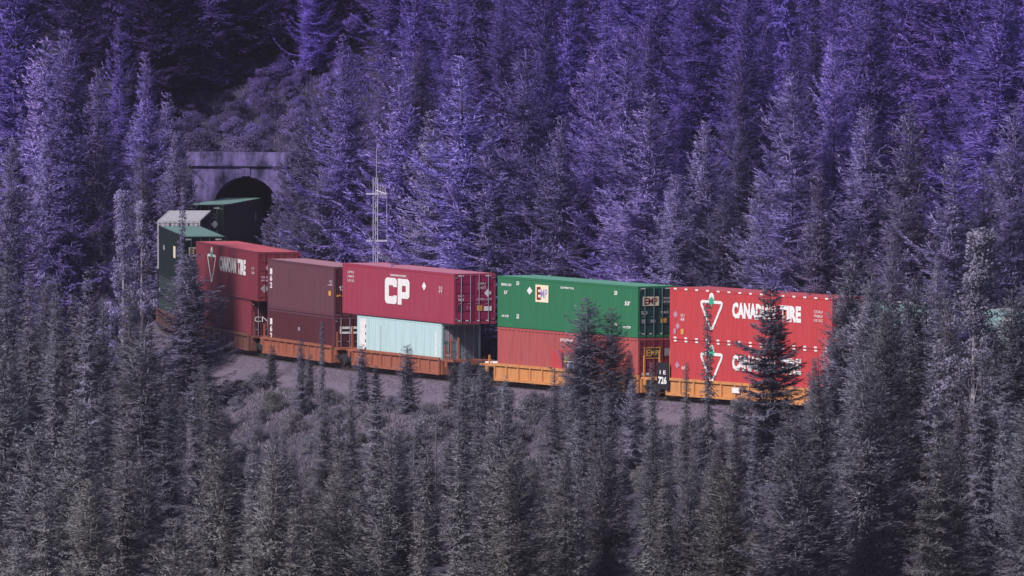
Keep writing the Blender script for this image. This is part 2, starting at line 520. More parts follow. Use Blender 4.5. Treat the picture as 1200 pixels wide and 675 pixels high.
def container(s, zbase, L, w, h, mat, label, roof=None, end=None, far=None, frame=None, pitch=.28, depth=.03, posts=True, group="containers on the freight train", span=None,
              rods=None):
    m, rot = frame_at(s, span or min(L, 12.2))
    up = Vector((0, 0, zbase))
    r = thing("shipping_container", label, "shipping container", m + up, rot, group)
    roof = roof or mat; end = end or mat; frame = frame or mat; rods = rods or M_steel
    a, hw = L / 2, w / 2
    # frame
    pm = MB().box(-.07, .07, -.06, .06, .0, h).mesh("corner_post", frame)
    for sx in (-1, 1):
        for sy in (-1, 1): link("corner_post", pm, r, (sx * (a - .07), sy * (hw - .06), 0))
    trm = MB().box(-a + .142, a - .142, -.05, .05, h - .12, h - .002).mesh("top_rail", frame)
    brm = MB().box(-a + .142, a - .142, -.05, .05, .01, .17).mesh("bottom_rail", frame)
    for sy in (-1, 1):
        link("top_rail", trm, r, (0, sy * (hw - .051), 0)); link("bottom_rail", brm, r, (0, sy * (hw - .051), 0))
    cm = CAST.mesh("corner_casting", frame)
    xs = [-a + .088, a - .088] + ([-6.03, 6.03] if L > 13 and posts else [])
    for cx in xs:
        for sy in (-1, 1):
            for cz in (.062, h - .058): link("corner_casting", cm, r, (cx, sy * (hw - .080), cz))
    # sides
    px = [-a + .142, a - .142]
    if L > 13 and posts:
        px = [-a + .142, -6.11, -5.95, 5.95, 6.11, a - .142]
        spm = MB().box(-.08, .08, -.05, .05, .172, h - .122).mesh("side_post", frame)
        for cx in (-6.03, 6.03):
            for sy in (-1, 1): link("side_post", spm, r, (cx, sy * (hw - .046), 0))
    for i in range(0, len(px), 2):
        ln = px[i + 1] - px[i]; c = (px[i] + px[i + 1]) / 2
        for sy, mt in ((-1, mat), (1, far or mat)):
            link("side_panel", corr_panel(ln, h - .292, pitch, depth, -sy).mesh("side_panel", mt), r, (c, sy * (hw - .004), .171))
    # roof: shallow cross ribs
    mb = MB(); n = int((L - .3) / .42); p = (L - .3) / n; zs = []
    for i in range(n):
        q_ = -a + .15 + i * p; zs += [(q_, -.004), (q_ + p * .30, -.004), (q_ + p * .45, -.028), (q_ + p * .85, -.028)]
    zs.append((a - .15, -.004)); k = len(zs)
    for yy in (-hw + .102, hw - .102): mb.v += [(u, yy, h + d) for u, d in zs]
    mb.f = [(i, i + 1, k + i + 1, k + i) for i in range(k - 1)]
    mb.build("roof", roof, r)
    for sx in (-1, 1):
        MB().box(-.074, .074, -hw + .122, hw - .122, h - .14, h - .003).build("header", frame, r, (sx * (a - .075), 0, 0))
        MB().box(-.074, .074, -hw + .122, hw - .122, .012, .18).build("end_sill", frame, r, (sx * (a - .075), 0, 0))
    MB().box(-.03, .03, -hw + .122, hw - .122, .182, h - .142).build("front_wall", end, r, (-a + .08, 0, 0))
    # doors on the near end
    dw = hw - .13
    for sy in (-1, 1):
        mb = MB()
        y0, y1 = (-hw + .125, -.012) if sy < 0 else (.012, hw - .125)
        mb.box(-.05, -.012, y0, y1, .185, h - .145)
        hh = (h - .33) / 5
        for k_ in range(5):                                            # raised fields between the grooves
            z0 = .185 + .03 + k_ * hh
            mb.box(-.012, .012, y0 + .06, y1 - .06, z0 + .03, z0 + hh - .06)
        d = mb.build("door", end, r, (a - .012, 0, 0))
        for f in (.28, .78):
            yy = y0 + (y1 - y0) * (f if sy < 0 else 1 - f)
            lr = MB().tube((.035, yy, .10), (.035, yy, h - .06), .020, 6).build("lock_rod", rods, d)
            MB().box(.015, .055, yy - .16, yy - .02, 1.15, 1.20).build("handle", rods, d)
        for zz in (.28, h - .24):
            for hz in (y0 + .02, y1 - .02)[(0 if sy < 0 else 1):(1 if sy < 0 else 2)]:
                MB().box(.012, .05, hz - .05, hz + .05, zz - .03, zz + .03).build("hinge", rods, d)
    r['_dims'] = L
    del r['_dims']
    return r, Face(r, L, w, h, 'side'), Face(r, L, w, h, 'end'), Face(r, L, w, h, 'far_side')


P_red = paint("red_container_paint", (.46, .046, .056), dirt=0.32, fade=.10)
P_red_dk = paint("dull_red_container_paint", (.185, .026, .045), dirt=0.45, fade=.14)
P_red_roof = paint("lit_red_roof_paint", (.42, .085, .115), dirt=.25, fade=.3)  # roof copy of the red, brightened in colour for light from above
P_maroon = paint("maroon_container_paint", (.30, .034, .072), dirt=0.34, fade=.16)
P_maroon_roof = paint("lit_maroon_roof_paint", (.42, .16, .24), dirt=.25, fade=.3)  # maroon lightened for the roof; the top light is in the colour
P_maroon_end = paint("maroon_door_paint", (.26, .014, .070), dirt=0.35, fade=.12)
P_brown = paint("brown_container_paint", (.115, .040, .058), dirt=0.45, fade=.2)
P_brown_roof = paint("lit_brown_roof_paint", (.34, .17, .22), dirt=.3, fade=.3)  # brown for the roof with the light on it painted in
P_brown_dk = paint("dark_brown_container_paint", (.075, .014, .024), dirt=.3, fade=.12)
P_green = paint("green_container_paint", (.022, .150, .070), dirt=0.32, fade=.12)
P_green_roof = paint("lit_green_roof_paint", (.11, .29, .23), dirt=.3, fade=.3)  # green for the roof, its lit look put into the base colour
P_green_end = paint("dark_green_door_paint", (.010, .052, .050), dirt=.25, fade=.10)
P_orange = paint("orange_red_container_paint", (.38, .075, .075), dirt=.45, fade=.25)
P_teal = paint("pale_teal_container_paint", (.43, .59, .62), dirt=0.34, fade=.1, rust=(.2, .16, .15))
P_teal_end = paint("grey_teal_door_paint", (.14, .20, .23), dirt=.35, fade=.15)
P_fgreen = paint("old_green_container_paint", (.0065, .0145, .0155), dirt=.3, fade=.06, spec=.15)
P_fgreen_roof = paint("grey_green_roof_paint", (.115, .20, .195), dirt=.4, fade=.35)  # far lighter than the sides: light on the roofs painted in
P_pale = paint("pale_grey_container_paint", (.36, .34, .40), dirt=.6, fade=.3)
P_pale_teal = paint("faded_teal_container_paint", (.22, .33, .36), dirt=.35, fade=.25)
P_sill = paint("rusty_orange_well_car_paint", (.33, .105, .065), dirt=0.75, fade=.22, rust=(.06, .025, .025))
P_sill2 = paint("orange_yellow_well_car_paint", (.56, .235, .085), dirt=0.62, fade=.2, rust=(.10, .04, .03))
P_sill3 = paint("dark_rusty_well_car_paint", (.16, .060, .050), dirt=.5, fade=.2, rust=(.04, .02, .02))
M_yel = flat("orange_label", (.62, .30, .07))
M_cream = flat("cream_plate", (.76, .66, .50))
M_logo_red = flat("dark_red_print", (.20, .012, .020))
M_logo_blue = flat("blue_print", (.25, .27, .58))
M_leafgreen = flat("green_print", (.05, .32, .20))
M_black = flat("black_plate", (.012, .011, .018))
M_pink = flat("faded_pink_label", (.45, .22, .32))
M_grey = flat("grey_label", (.30, .27, .32))
M_blue = flat("blue_label", (.16, .16, .50))
M_yellow = flat("yellow_label", (.70, .50, .12))

SP = dict(fg=(-91.06, 6.394), gw=(-70.73, 6.302), g3=(-51.84, 6.095), ct1=(-31.47, 6.008), br=(-15.826, 5.688), cp=(0, 5.996), emp=(21.555, 6.111), ct2=(40.987, 6.205),
          nx=(60.3, 6.10), ny=(79.6, 6.1))
H96, H86 = 2.896, 2.591


def up(k): return SP[k][0], SP[k][1] - H96
def lo(k, h): return SP[k][0], SP[k][1] - H96 - .02 - h


# -- two red containers with the triangle emblem (and the third like them further back)
def round_line(pts, wd):
    """outline of a polyline of even width, as quads butted end to end with mitred joints (closed loop)"""
    n = len(pts); out = MB()
    P = [Vector((a, b_, 0)) for a, b_ in pts]
    L_, R_ = [], []
    for i in range(n):
        d1 = (P[i] - P[i - 1]).normalized(); d2 = (P[(i + 1) % n] - P[i]).normalized()
        n1 = Vector((-d1.y, d1.x, 0)); n2 = Vector((-d2.y, d2.x, 0))
        mn = (n1 + n2).normalized(); k = min(1.6, 1 / max(.4, mn.dot(n1)))
        L_.append(P[i] + mn * wd / 2 * k); R_.append(P[i] - mn * wd / 2 * k)
    for i in range(n):
        j = (i + 1) % n
        out.quad(R_[i], R_[j], L_[j], L_[i])
    return out


def tri_marks(side, lw=.17):
    # inverted triangle, rounded corners, drawn in metres from its top left corner
    W_, H_ = 2.05, 1.52
    pts = [(.10, 0), (W_ - .10, 0), (W_, -.06), (W_ - .02, -.18), (W_ / 2 + .10, -H_ + .06), (W_ / 2, -H_), (W_ / 2 - .10, -H_ + .06), (.02, -.18), (0, -.06)]
    o = link("emblem", round_line(pts[::-1], lw).mesh("emblem", M_white), side.r); side.place(o, 3.16, .68)
    side.poly("emblem_peak", [(-.30, 0), (.30, 0), (.20, .30), (.10, .42), (-.10, .42), (-.20, .30)], 3.16 + W_ / 2, .585, M_white, .0075)
    lf = [(-.06, -.36), (.06, -.36), (.06, -.22), (.26, -.16), (.22, -.04), (.32, .04), (.18, .10), (.14, .20), (.05, .14), (0, .30), (-.05, .14), (-.14, .20), (-.18, .10), (-.32, .04), (-.22, -.04), (-.26, -.16), (-.06, -.22)]
    side.poly("maple_leaf", lf, 3.16 + W_ / 2, .60, M_leafgreen, .010)
    side.text("CANADIAN", 6.25, .60, 4.35, .90, bold=.06)
    side.text("TIRE", 10.98, .60, 2.10, .90, bold=.06)


DOTM = None


def reflectors(r, L, w, h, n=15):
    global DOTM
    DOTM = DOTM or MB().box(-.13, .13, -.012, 0, -.045, .045).mesh("reflector", M_white)
    for i in range(n):
        for zz in (h - .07, .09):
            link("reflector", DOTM, r, (-L / 2 + .55 + i * (L - 1.1) / (n - 1), -w / 2 - .002, zz))


L53, W53, L40, W40 = 16.15, 2.59, 12.19, 2.438
s, z = up('ct2')
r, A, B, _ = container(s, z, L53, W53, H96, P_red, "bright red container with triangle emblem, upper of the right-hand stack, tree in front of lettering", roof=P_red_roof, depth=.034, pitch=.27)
tri_marks(A); reflectors(r, L53, W53, H96)
A.diamond(.58, 1.50, .46, .42, M_pink); A.diamond(.80, 2.15, .46, .42, M_pink)
for i_, tx in enumerate(("O1", "68")): A.text(tx, 1.10, 1.45 + i_ * .22, .36, .17)
A.rect("label", 1.12, 2.30, .28, .30, M_yel); A.rect("label", .40, 2.30, .22, .30, M_pink)
for i_, tx in enumerate(("CDAU", "796824", "US 5G")): A.text(tx, 14.35, .75 + i_ * .24, .85, .15)
s, z = lo('ct2', H96)
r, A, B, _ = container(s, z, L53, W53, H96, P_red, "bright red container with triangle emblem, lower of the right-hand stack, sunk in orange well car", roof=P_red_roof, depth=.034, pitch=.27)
tri_marks(A); reflectors(r, L53, W53, H96)
A.diamond(.75, 1.42, .46, .42, M_pink); A.text("68", 1.2, 1.45, .36, .2)
s, z = up('ct1')
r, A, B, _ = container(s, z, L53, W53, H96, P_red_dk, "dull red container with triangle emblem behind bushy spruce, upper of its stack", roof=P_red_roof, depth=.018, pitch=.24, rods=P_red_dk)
tri_marks(A, .15)
B.diamond(.62, .92, .34, .42, M_pink); B.diamond(.42, 2.15, .52, .50, M_grey); B.rect("label", .22, 1.42, .40, .12, M_pink); B.rect("label", .22, 1.62, .40, .12, M_pink)
A.text("CT", 14.6, .95, .7, .14); A.text("53", 14.6, 1.2, .7, .14)
s, z = lo('ct1', H96)
r, A, B, _ = container(s, z, L40, W40, H96, P_red_dk, "plain dark red container below the dull red triangle-emblem container", end=P_brown_dk, pitch=.28, depth=.036)
B.text("CN", .18, .95, .85, .32)
# -- brown pair
s, z = up('br')
r, A, B, _ = container(s, z, L40, W40, H96, P_brown, "brown container with stacked white numerals, upper of the brown pair", roof=P_brown_roof, end=P_brown_dk, rods=P_brown_dk)
for i_, c in enumerate("162"): A.text(c, .42, .55 + i_ * .40, .42, .34, bold=.04)
A.rect("label", 11.2, 1.42, .45, .28, M_yel); A.text("22G1", 11.35, .80, .5, .12); A.text("00", 11.45, 1.0, .4, .12)
A.rect("label", 11.05, 1.05, .30, .08, M_pink); B.text("tex", .30, 1.05, 1.15, .36, bold=.03); B.rect("stripe", .15, 1.62, 2.1, .12, M_yel)
s, z = lo('br', H86)
r, A, B, _ = container(s, z, L40, W40, H86, P_brown_dk, "dark brown container with stacked white numerals, lower of the brown pair", end=P_brown_dk, frame=P_brown)
for i_, c in enumerate("162"): A.text(c, .42, .55 + i_ * .42, .42, .36, bold=.04)
A.rect("label", 5.6, .85, .34, .20, M_grey)
B.rect("name_plate", .35, .55, 1.35, .42, M_white); B.rect("plate_print", .48, .69, .48, .15, M_black, .010); B.rect("plate_print", 1.08, .69, .48, .15, M_black, .010)
# -- maroon with the big white letters
s, z = up('cp')
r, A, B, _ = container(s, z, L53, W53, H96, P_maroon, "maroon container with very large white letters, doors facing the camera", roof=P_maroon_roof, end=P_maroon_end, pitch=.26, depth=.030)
Cg = [(0, .22), (.10, .08), (.32, 0), (1.48, 0), (1.68, .08), (1.74, .22), (1.74, .50), (1.20, .50), (1.20, .44), (.58, .44), (.58, 1.06), (1.20, 1.06), (1.20, .98), (1.74, .98), (1.74, 1.28), (1.68, 1.42), (1.48, 1.50), (.32, 1.50), (.10, 1.42), (0, 1.28)]
A.poly("letter", Cg, 6.20, .58 + 1.50)
Pg = [(0, 0), (.56, 0), (.56, .36), (1.42, .36), (1.62, .44), (1.70, .58), (1.70, 1.28), (1.62, 1.42), (1.42, 1.50), (0, 1.50)]
hole = [(.66, .74), (1.14, .74), (1.14, 1.10), (.66, 1.10)]
mb = MB()
mb.quad((0, 0, 0), (.56, 0, 0), (.56, .36, 0), (0, .36, 0))
mb.quad((0, .36, 0), (1.42, .36, 0), (1.62, .44, 0), (1.70, .58, 0), (1.70, .74, 0), (0, .74, 0))
mb.quad((0, .74, 0), (.62, .74, 0), (.62, 1.10, 0), (0, 1.10, 0))
mb.quad((1.16, .74, 0), (1.70, .74, 0), (1.70, 1.10, 0), (1.16, 1.10, 0))
mb.quad((0, 1.10, 0), (1.70, 1.10, 0), (1.70, 1.28, 0), (1.62, 1.42, 0), (1.42, 1.50, 0), (0, 1.50, 0))
A.place(link("letter", mb.mesh("letter", M_white), r), 8.06, .58 + 1.50)
A.diamond(11.85, .88, .62, .50); A.text("CANADIAN PACIFIC", 6.95, .36, 2.35, .12, bold=.03)
for i_, tx in enumerate(("CPPU", "234672", "US 53")): A.text(tx, .75, .42 + i_ * .24, .95, .14)
A.text("53\nFT", 14.0, .80, .50, .38)
for i_, tx in enumerate(("CPPU", "234672")): B.text(tx, 1.45, .52 + i_ * .22, .52, .15)
B.diamond(2.10, 1.12, .46, .46); B.text("MAX WT", .25, 1.22, .35, .12); B.text("TARE", .25, 1.42, .35, .14, bold=.03)
B.text("CUBIC CAP", 1.40, 1.42, .95, .11); B.rect("label", 1.43, 1.82, .32, .32, M_yel); B.rect("label", 1.85, 1.88, .48, .26, M_white)
B.rect("label", .22, 1.82, .30, .32, M_dark); B.text("53", .75, 1.86, .28, .18, M_pink)
for u in (.2, .72, 1.42, 1.98): B.rect("label", u, 2.66, .18, .06, M_white)
B.rect("label", .25, .10, .35, .06, M_white); B.rect("label", 1.95, .10, .35, .06, M_white)
s, z = lo('cp', H96)
r, A, B, _ = container(s, z, L40, W40, H96, P_teal, "pale teal container under the maroon container", end=P_teal_end, frame=P_teal, pitch=.28, depth=.012)
A.rect("white_stripe", .45, .18, .85, 2.55, M_white); A.rect("rust_streak", 3.4, .50, .07, 1.7, M_grey); A.rect("repair_patch", 11.35, 2.0, .40, .18, M_black); A.rect("white_stripe", 11.3, .45, .22, 1.9, M_white)
for i_ in range(4): A.rect("print_mark", 1.18, .55 + i_ * .42, .10, .16, M_black, .009)
B.rect("label", .22, .40, .50, .62, M_grey); B.rect("label", .20, 1.78, .45, .10, M_white)
# -- green with the cream plate
s, z = up('emp')
r, A, B, _ = container(s, z, L53, W53, H96, P_green, "green container with square cream logo plate on its side", roof=P_green_roof, end=P_green_end, frame=P_green, pitch=.26, depth=.032, rods=P_fgreen_roof)
A.rect("logo_plate", 4.40, .34, 1.50, .98, M_cream)
A.text("E", 4.55, .46, .46, .74, M_logo_red, bold=.03, lift=.010); A.text("MP", 5.00, .58, .78, .50, M_logo_blue, bold=.01, lift=.010)
A.diamond(3.72, .72, .64, .46)
A.text("EMHU 281", .45, .40, 1.15, .15, bold=.03); A.text("53'", .75, .82, .40, .20, bold=.03); A.text("NO STEP", .52, 2.20, .80, .13, bold=.03)
A.text("53", 2.18, .24, .32, .22, bold=.04); A.text("53", 2.22, 2.10, .28, .26, bold=.04)
A.text("EQUIPMENT POOL", 7.30, .34, 1.55, .13, bold=.03)
A.text("53", 13.45, .34, .34, .24, bold=.04); A.text("53", 13.50, 2.10, .30, .24, bold=.04)
A.text("53'", 14.65, .88, .62, .24, bold=.04); A.text("NO STEP", 14.45, 2.28, .90, .13, bold=.03)
B.rect("logo_plate", .30, .58, 1.05, .52, M_cream); B.text("E", .38, .64, .28, .40, M_logo_red, bold=.03, lift=.010); B.text("MP", .66, .66, .60, .36, M_logo_red, bold=.02, lift=.010)
B.text("5.3", .22, 1.40, .38, .18); B.rect("label", .24, 1.86, .20, .22, M_grey); B.rect("label", .80, 1.88, .34, .16, M_grey)
B.text("EMHU", 1.55, .62, .6, .13); B.text("281537", 1.55, .82, .6, .13); B.rect("label", 1.45, 1.80, .40, .26, M_yel); B.text("MAX", 1.48, 1.40, .5, .14)
for u in (.22, .72, 1.42): B.rect("label", u, 2.64, .18, .06, M_white)
B.rect("label", .16, .10, .35, .06, M_white); B.rect("label", 1.75, .10, .35, .06, M_white)
s, z = lo('emp', H96)
r, A, B, _ = container(s, z, L53, W53, H96, P_orange, "ribbed orange-red container under the green container", end=P_red_dk, pitch=.42, depth=.060, rods=P_red_dk)
A.rect("repaint_patch", 6.35, 1.05, 1.15, 1.20, P_red); A.text("53 FT CONTAINER", 7.25, .36, 1.45, .16, bold=.03)
A.rect("logo_plate", 7.75, 1.30, .55, .42, M_yellow); A.rect("logo_plate", 8.05, 1.60, .80, .55, M_white, .009); A.rect("logo_plate", 8.30, 1.66, .40, .34, M_blue, .012)
B.rect("logo_frame", .36, .50, 1.10, .66, M_yel); B.rect("logo_plate", .46, .57, .90, .52, M_black, .010); B.text("E", .50, .64, .30, .38, M_yel, bold=.03, lift=.014); B.text("MP", .82, .68, .48, .30, M_yellow, bold=.02, lift=.014)
B.rect("label", 1.70, .58, .62, .42, M_grey); B.rect("label", .22, 1.95, .50, .14, M_white)
# -- the far ones on the bend
s, z = up('g3')
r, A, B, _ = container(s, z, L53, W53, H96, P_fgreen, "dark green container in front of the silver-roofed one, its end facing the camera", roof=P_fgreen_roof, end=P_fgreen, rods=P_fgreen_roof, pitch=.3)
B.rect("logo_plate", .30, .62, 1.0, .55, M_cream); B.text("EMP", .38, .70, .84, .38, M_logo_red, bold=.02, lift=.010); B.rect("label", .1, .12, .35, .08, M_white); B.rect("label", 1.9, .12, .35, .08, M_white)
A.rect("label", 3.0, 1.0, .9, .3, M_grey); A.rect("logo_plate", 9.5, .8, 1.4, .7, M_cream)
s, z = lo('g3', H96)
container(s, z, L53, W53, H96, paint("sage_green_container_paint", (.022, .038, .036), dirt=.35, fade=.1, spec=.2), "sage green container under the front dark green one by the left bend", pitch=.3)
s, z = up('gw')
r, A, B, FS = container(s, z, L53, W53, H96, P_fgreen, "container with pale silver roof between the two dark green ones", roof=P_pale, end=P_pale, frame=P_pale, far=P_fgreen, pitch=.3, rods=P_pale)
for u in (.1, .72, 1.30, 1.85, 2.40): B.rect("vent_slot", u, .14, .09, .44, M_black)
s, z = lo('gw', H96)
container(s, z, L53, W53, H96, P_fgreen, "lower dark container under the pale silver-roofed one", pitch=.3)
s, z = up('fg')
r, A, B, FS = container(s, z, L40, W40, H96, P_fgreen, "dark green container nearest the tunnel mouth with white diamond on its end", roof=P_fgreen_roof, end=P_fgreen, far=paint("shaded_green_paint", (.020, .034, .036), dirt=.4), rods=P_fgreen_roof)  # shade on the far side is put into its dark green paint
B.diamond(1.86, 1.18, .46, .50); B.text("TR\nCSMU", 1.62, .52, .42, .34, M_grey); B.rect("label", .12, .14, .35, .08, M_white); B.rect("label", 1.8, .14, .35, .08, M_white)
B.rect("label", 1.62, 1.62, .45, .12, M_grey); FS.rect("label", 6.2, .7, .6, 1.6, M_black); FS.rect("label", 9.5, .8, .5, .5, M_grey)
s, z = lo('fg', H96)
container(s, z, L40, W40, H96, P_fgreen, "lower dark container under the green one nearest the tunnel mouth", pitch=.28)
# -- behind the trees on the right
s, z = up('nx')
r, A, B, _ = container(s, z, L53, W53, H96, P_pale_teal, "faded teal container glimpsed behind trees right of the red stack", roof=P_pale, pitch=.26, depth=.02)
A.rect("label", 4.8, .55, .8, .5, M_white)
A.rect("label", 12.2, .35, .7, .25, M_white)
s, z = lo('nx', H96)
container(s, z, L53, W53, H96, P_teal_end, "grey-teal container under the faded teal one right of the red stack", pitch=.26, depth=.02)
s, z = up('ny')
r, A, B, _ = container(s, z, L53, W53, H96, P_pale_teal, "faded teal container at the right edge of the picture behind trees", roof=P_pale, pitch=.26, depth=.02)


# ------------------------------------------------------------------ well cars
def bogie(parent, x_, mat):
    b_ = MB()
    for sy in (-1, 1):
        b_.box(-1.25, 1.25, sy * 1.0 - .07, sy * 1.0 + .07, .42, .62)
        b_.box(-.35, .35, sy * 1.0 - .09, sy * 1.0 + .09, .24, .72)
        for sx in (-1, 1): b_.box(sx * .88 - .16, sx * .88 + .16, sy * 1.0 - .10, sy * 1.0 + .10, .30, .60)
    b_.box(-.2, .2, -.9, .9, .5, .80)
    o = b_.build("bogie", mat, parent, (x_, 0, 0))
    for sx in (-1, 1):
        for sy in (-1, 1):
            w_ = MB().tube((0, -.065, 0), (0, .065, 0), .42, 18)
            w_.tube((0, -.075, 0), (0, .075, 0), .16, 10)
            link("wheel", shared('wheel', lambda: w_.mesh("wheel", M_rail)), o, (sx * .88, sy * .76, .42))
    return o


def well_car(key, Lw, mat, label, bog, nrib, plat=(1.0, 1.0), rails=()):
    s, _ = SP[key]
    m, rot = frame_at(s, Lw)
    r = thing("well_car", label, "railway car", m, rot, "well cars carrying the containers")
    a = Lw / 2
    for sy in (-1, 1):
        y0 = sy * 1.36; lo_, hi_ = sorted((y0, y0 + sy * .13))
        MB().box(-a, a, lo_, hi_, .98, 1.13).build("top_chord", mat, r)
        MB().box(-a, a, lo_, hi_, .14, .28).build("bottom_chord", mat, r)
        wl, wh = sorted((y0 + sy * .015, y0 + sy * .035))
        MB().box(-a, a, wl, wh, .282, .978).build("side_web", mat, r)
        rl, rh = sorted((y0 + sy * .037, y0 + sy * .125))
        rm = MB().box(-.055, .055, rl, rh, .284, .976).mesh("rib", mat)
        for i in range(nrib): link("rib", rm, r, (-a + .06 + i * (Lw - .12) / (nrib - 1), 0, 0))
    fl = MB()
    for i in range(5):
        cx = -a + .5 + i * (Lw - 1.0) / 4; fl.box(cx - .25, cx + .25, -1.355, 1.355, .06, .13)
    fl.box(-a, a, -.3, .3, .02, .058)
    fl.build("floor", mat, r)
    for sx, pl in ((-1, plat[0]), (1, plat[1])):
        x0, x1 = sorted((sx * (a + .003), sx * (a + pl)))
        p_ = MB().box(x0, x1, -1.30, 1.30, .92, 1.04)
        p_.box(min(sx * (a + .003), sx * (a + .12)), max(sx * (a + .003), sx * (a + .12)), -1.33, 1.33, .16, .918)
        p_.box(x0, x1, -.28, .28, .50, .918)
        p_.build("end_platform", mat, r)
        for sy in (-1, 1):
            g_ = MB(); xx = sx * (a + pl * .5)
            g_.box(xx - .12, xx + .12, sy * 1.31 - (.10 if sy < 0 else 0), sy * 1.31 + (0 if sy < 0 else .10), .62, .918)
            g_.build("step", mat, r)
    for (xx, yy, hh) in rails:
        MB().box(xx - .05, xx + .05, yy - .04, yy + .04, 1.042, 1.04 + hh).build("handrail", mat, r)
    for xx in bog: bogie(r, xx, M_dark)
    return r


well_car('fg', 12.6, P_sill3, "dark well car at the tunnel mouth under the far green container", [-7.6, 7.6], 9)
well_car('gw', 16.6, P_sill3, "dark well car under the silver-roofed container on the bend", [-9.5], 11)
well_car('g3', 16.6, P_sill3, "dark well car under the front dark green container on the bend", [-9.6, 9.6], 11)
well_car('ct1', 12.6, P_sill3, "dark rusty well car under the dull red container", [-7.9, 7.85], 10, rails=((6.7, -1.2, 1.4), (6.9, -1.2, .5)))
well_car('br', 12.6, P_sill, "rusty brown well car under the brown container pair", [], 10, rails=((6.6, -1.2, .9), (7.0, -.4, 1.2), (-6.8, -1.2, .8)))
w1 = well_car('cp', 12.6, P_sill, "rusty orange well car under the pale teal container", [-8.2, 8.0], 10, plat=(1.2, 1.6),
         rails=((6.6, -1.2, .8), (7.5, -1.25, 1.3), (7.8, -.9, 1.3), (-6.9, -1.2, .9)))
w2 = well_car('emp', 16.6, P_sill2, "orange well car under the ribbed orange-red container", [-9.6], 13, plat=(2.0, 1.2),
         rails=((8.6, -1.25, 1.2), (9.2, -.6, 1.5), (9.2, .1, 1.5), (-9.3, -1.2, .5)))
MB().box(-10.2, -8.5, -1.0, .9, 1.05, 1.14).build("deck_plate", M_white, w2)
w3 = well_car('ct2', 16.6, P_sill2, "orange well car under the right-hand red container stack", [-9.8, 9.7], 13, plat=(1.3, 1.0))
MB().box(-9.1, -7.9, -1.54, -1.496, .45, 1.95).build("number_board", M_black, w3)
o = link("lettering", text_mesh("726", .85, .42, .04, M_white), w3, (-8.95, -1.548, .75)); o.rotation_euler = (math.pi / 2, 0, 0)
o = link("lettering", text_mesh("1 E", .60, .22, .03, M_white), w3, (-8.8, -1.548, 1.30)); o.rotation_euler = (math.pi / 2, 0, 0)
MB().box(-1.6, -.85, -1.52, -1.498, .55, .85).build("label_plate", M_white, w3)
well_car('nx', 16.6, P_sill2, "orange well car hidden by trees under the faded teal stack", [9.7], 13)
well_car('ny', 16.6, P_sill2, "orange well car under the single teal container at the right edge", [9.7], 13)

# ------------------------------------------------------------------ radio mast
my = 1154.5; mx_ = (440 - 600) / F * my; mz = gz(mx_, my)
mast = thing("radio_mast", "slim pale lattice radio mast with cross arms behind the maroon container", "radio mast", (mx_, my, mz))


def zpx(y_, d): return HC - (y_ - YH) / F * d


Zt = zpx(208, my) - mz
lat = MB()
for a_, b_ in ((-.13, -.1), (.13, -.1), (0, .13)):
    MB().tube((a_, b_, 0), (a_, b_, Zt), .026, 6).build("mast_leg", M_mast, mast)
k = 0.0
cs = ((-.13, -.1), (.13, -.1), (0, .13))
i_ = 0
while k < Zt - .4:
    for j in range(3):
        p, q_ = cs[j], cs[(j + 1) % 3]
        if i_ % 2: p, q_ = q_, p
        lat.tube((p[0], p[1], k), (q_[0], q_[1], k + .4), .010, 4)
    k += .4; i_ += 1
o = lat.build("lattice", M_mast, mast); o['kind'] = 'stuff'
MB().tube((.06, 0, Zt - .4), (.06, 0, zpx(174, my) - mz), .018, 6).build("whip_antenna", M_mast, mast)
for yy in (227, 282):
    MB().box(-.55, .68, -.16, -.10, zpx(yy, my) - mz - .055, zpx(yy, my) - mz + .055).build("cross_arm", M_mast, mast)
MB().tube((.66, -.13, zpx(280, my) - mz), (.66, -.13, zpx(229, my) - mz), .018, 5).build("side_antenna", M_mast, mast)
for (x0, y0, x1, y1) in ((441, 223, 453, 227), (443, 296, 457, 302)):
    a_ = Vector(((x0 - 440) / F * my, -.3, zpx(y0, my) - mz)); b_ = Vector(((x1 - 440) / F * my, -.6, zpx(y1, my) - mz))
    yg = MB().tube(a_, b_, .036, 5).build("antenna_boom", M_mast, mast)
    el = MB()
    for i_ in range(6):
        c_ = a_.lerp(b_, (i_ + .5) / 6); el.tube(c_ + Vector((0, 0, -.28)), c_ + Vector((0, 0, .42)), .018, 4)
    el.build("antenna_elements", M_mast, yg, kind='stuff')

#TREES#
HAZE = 2.5e-5
# ------------------------------------------------------------------ trees
def norm(a): return a / np.maximum(np.linalg.norm(a, axis=1, keepdims=True), 1e-9)


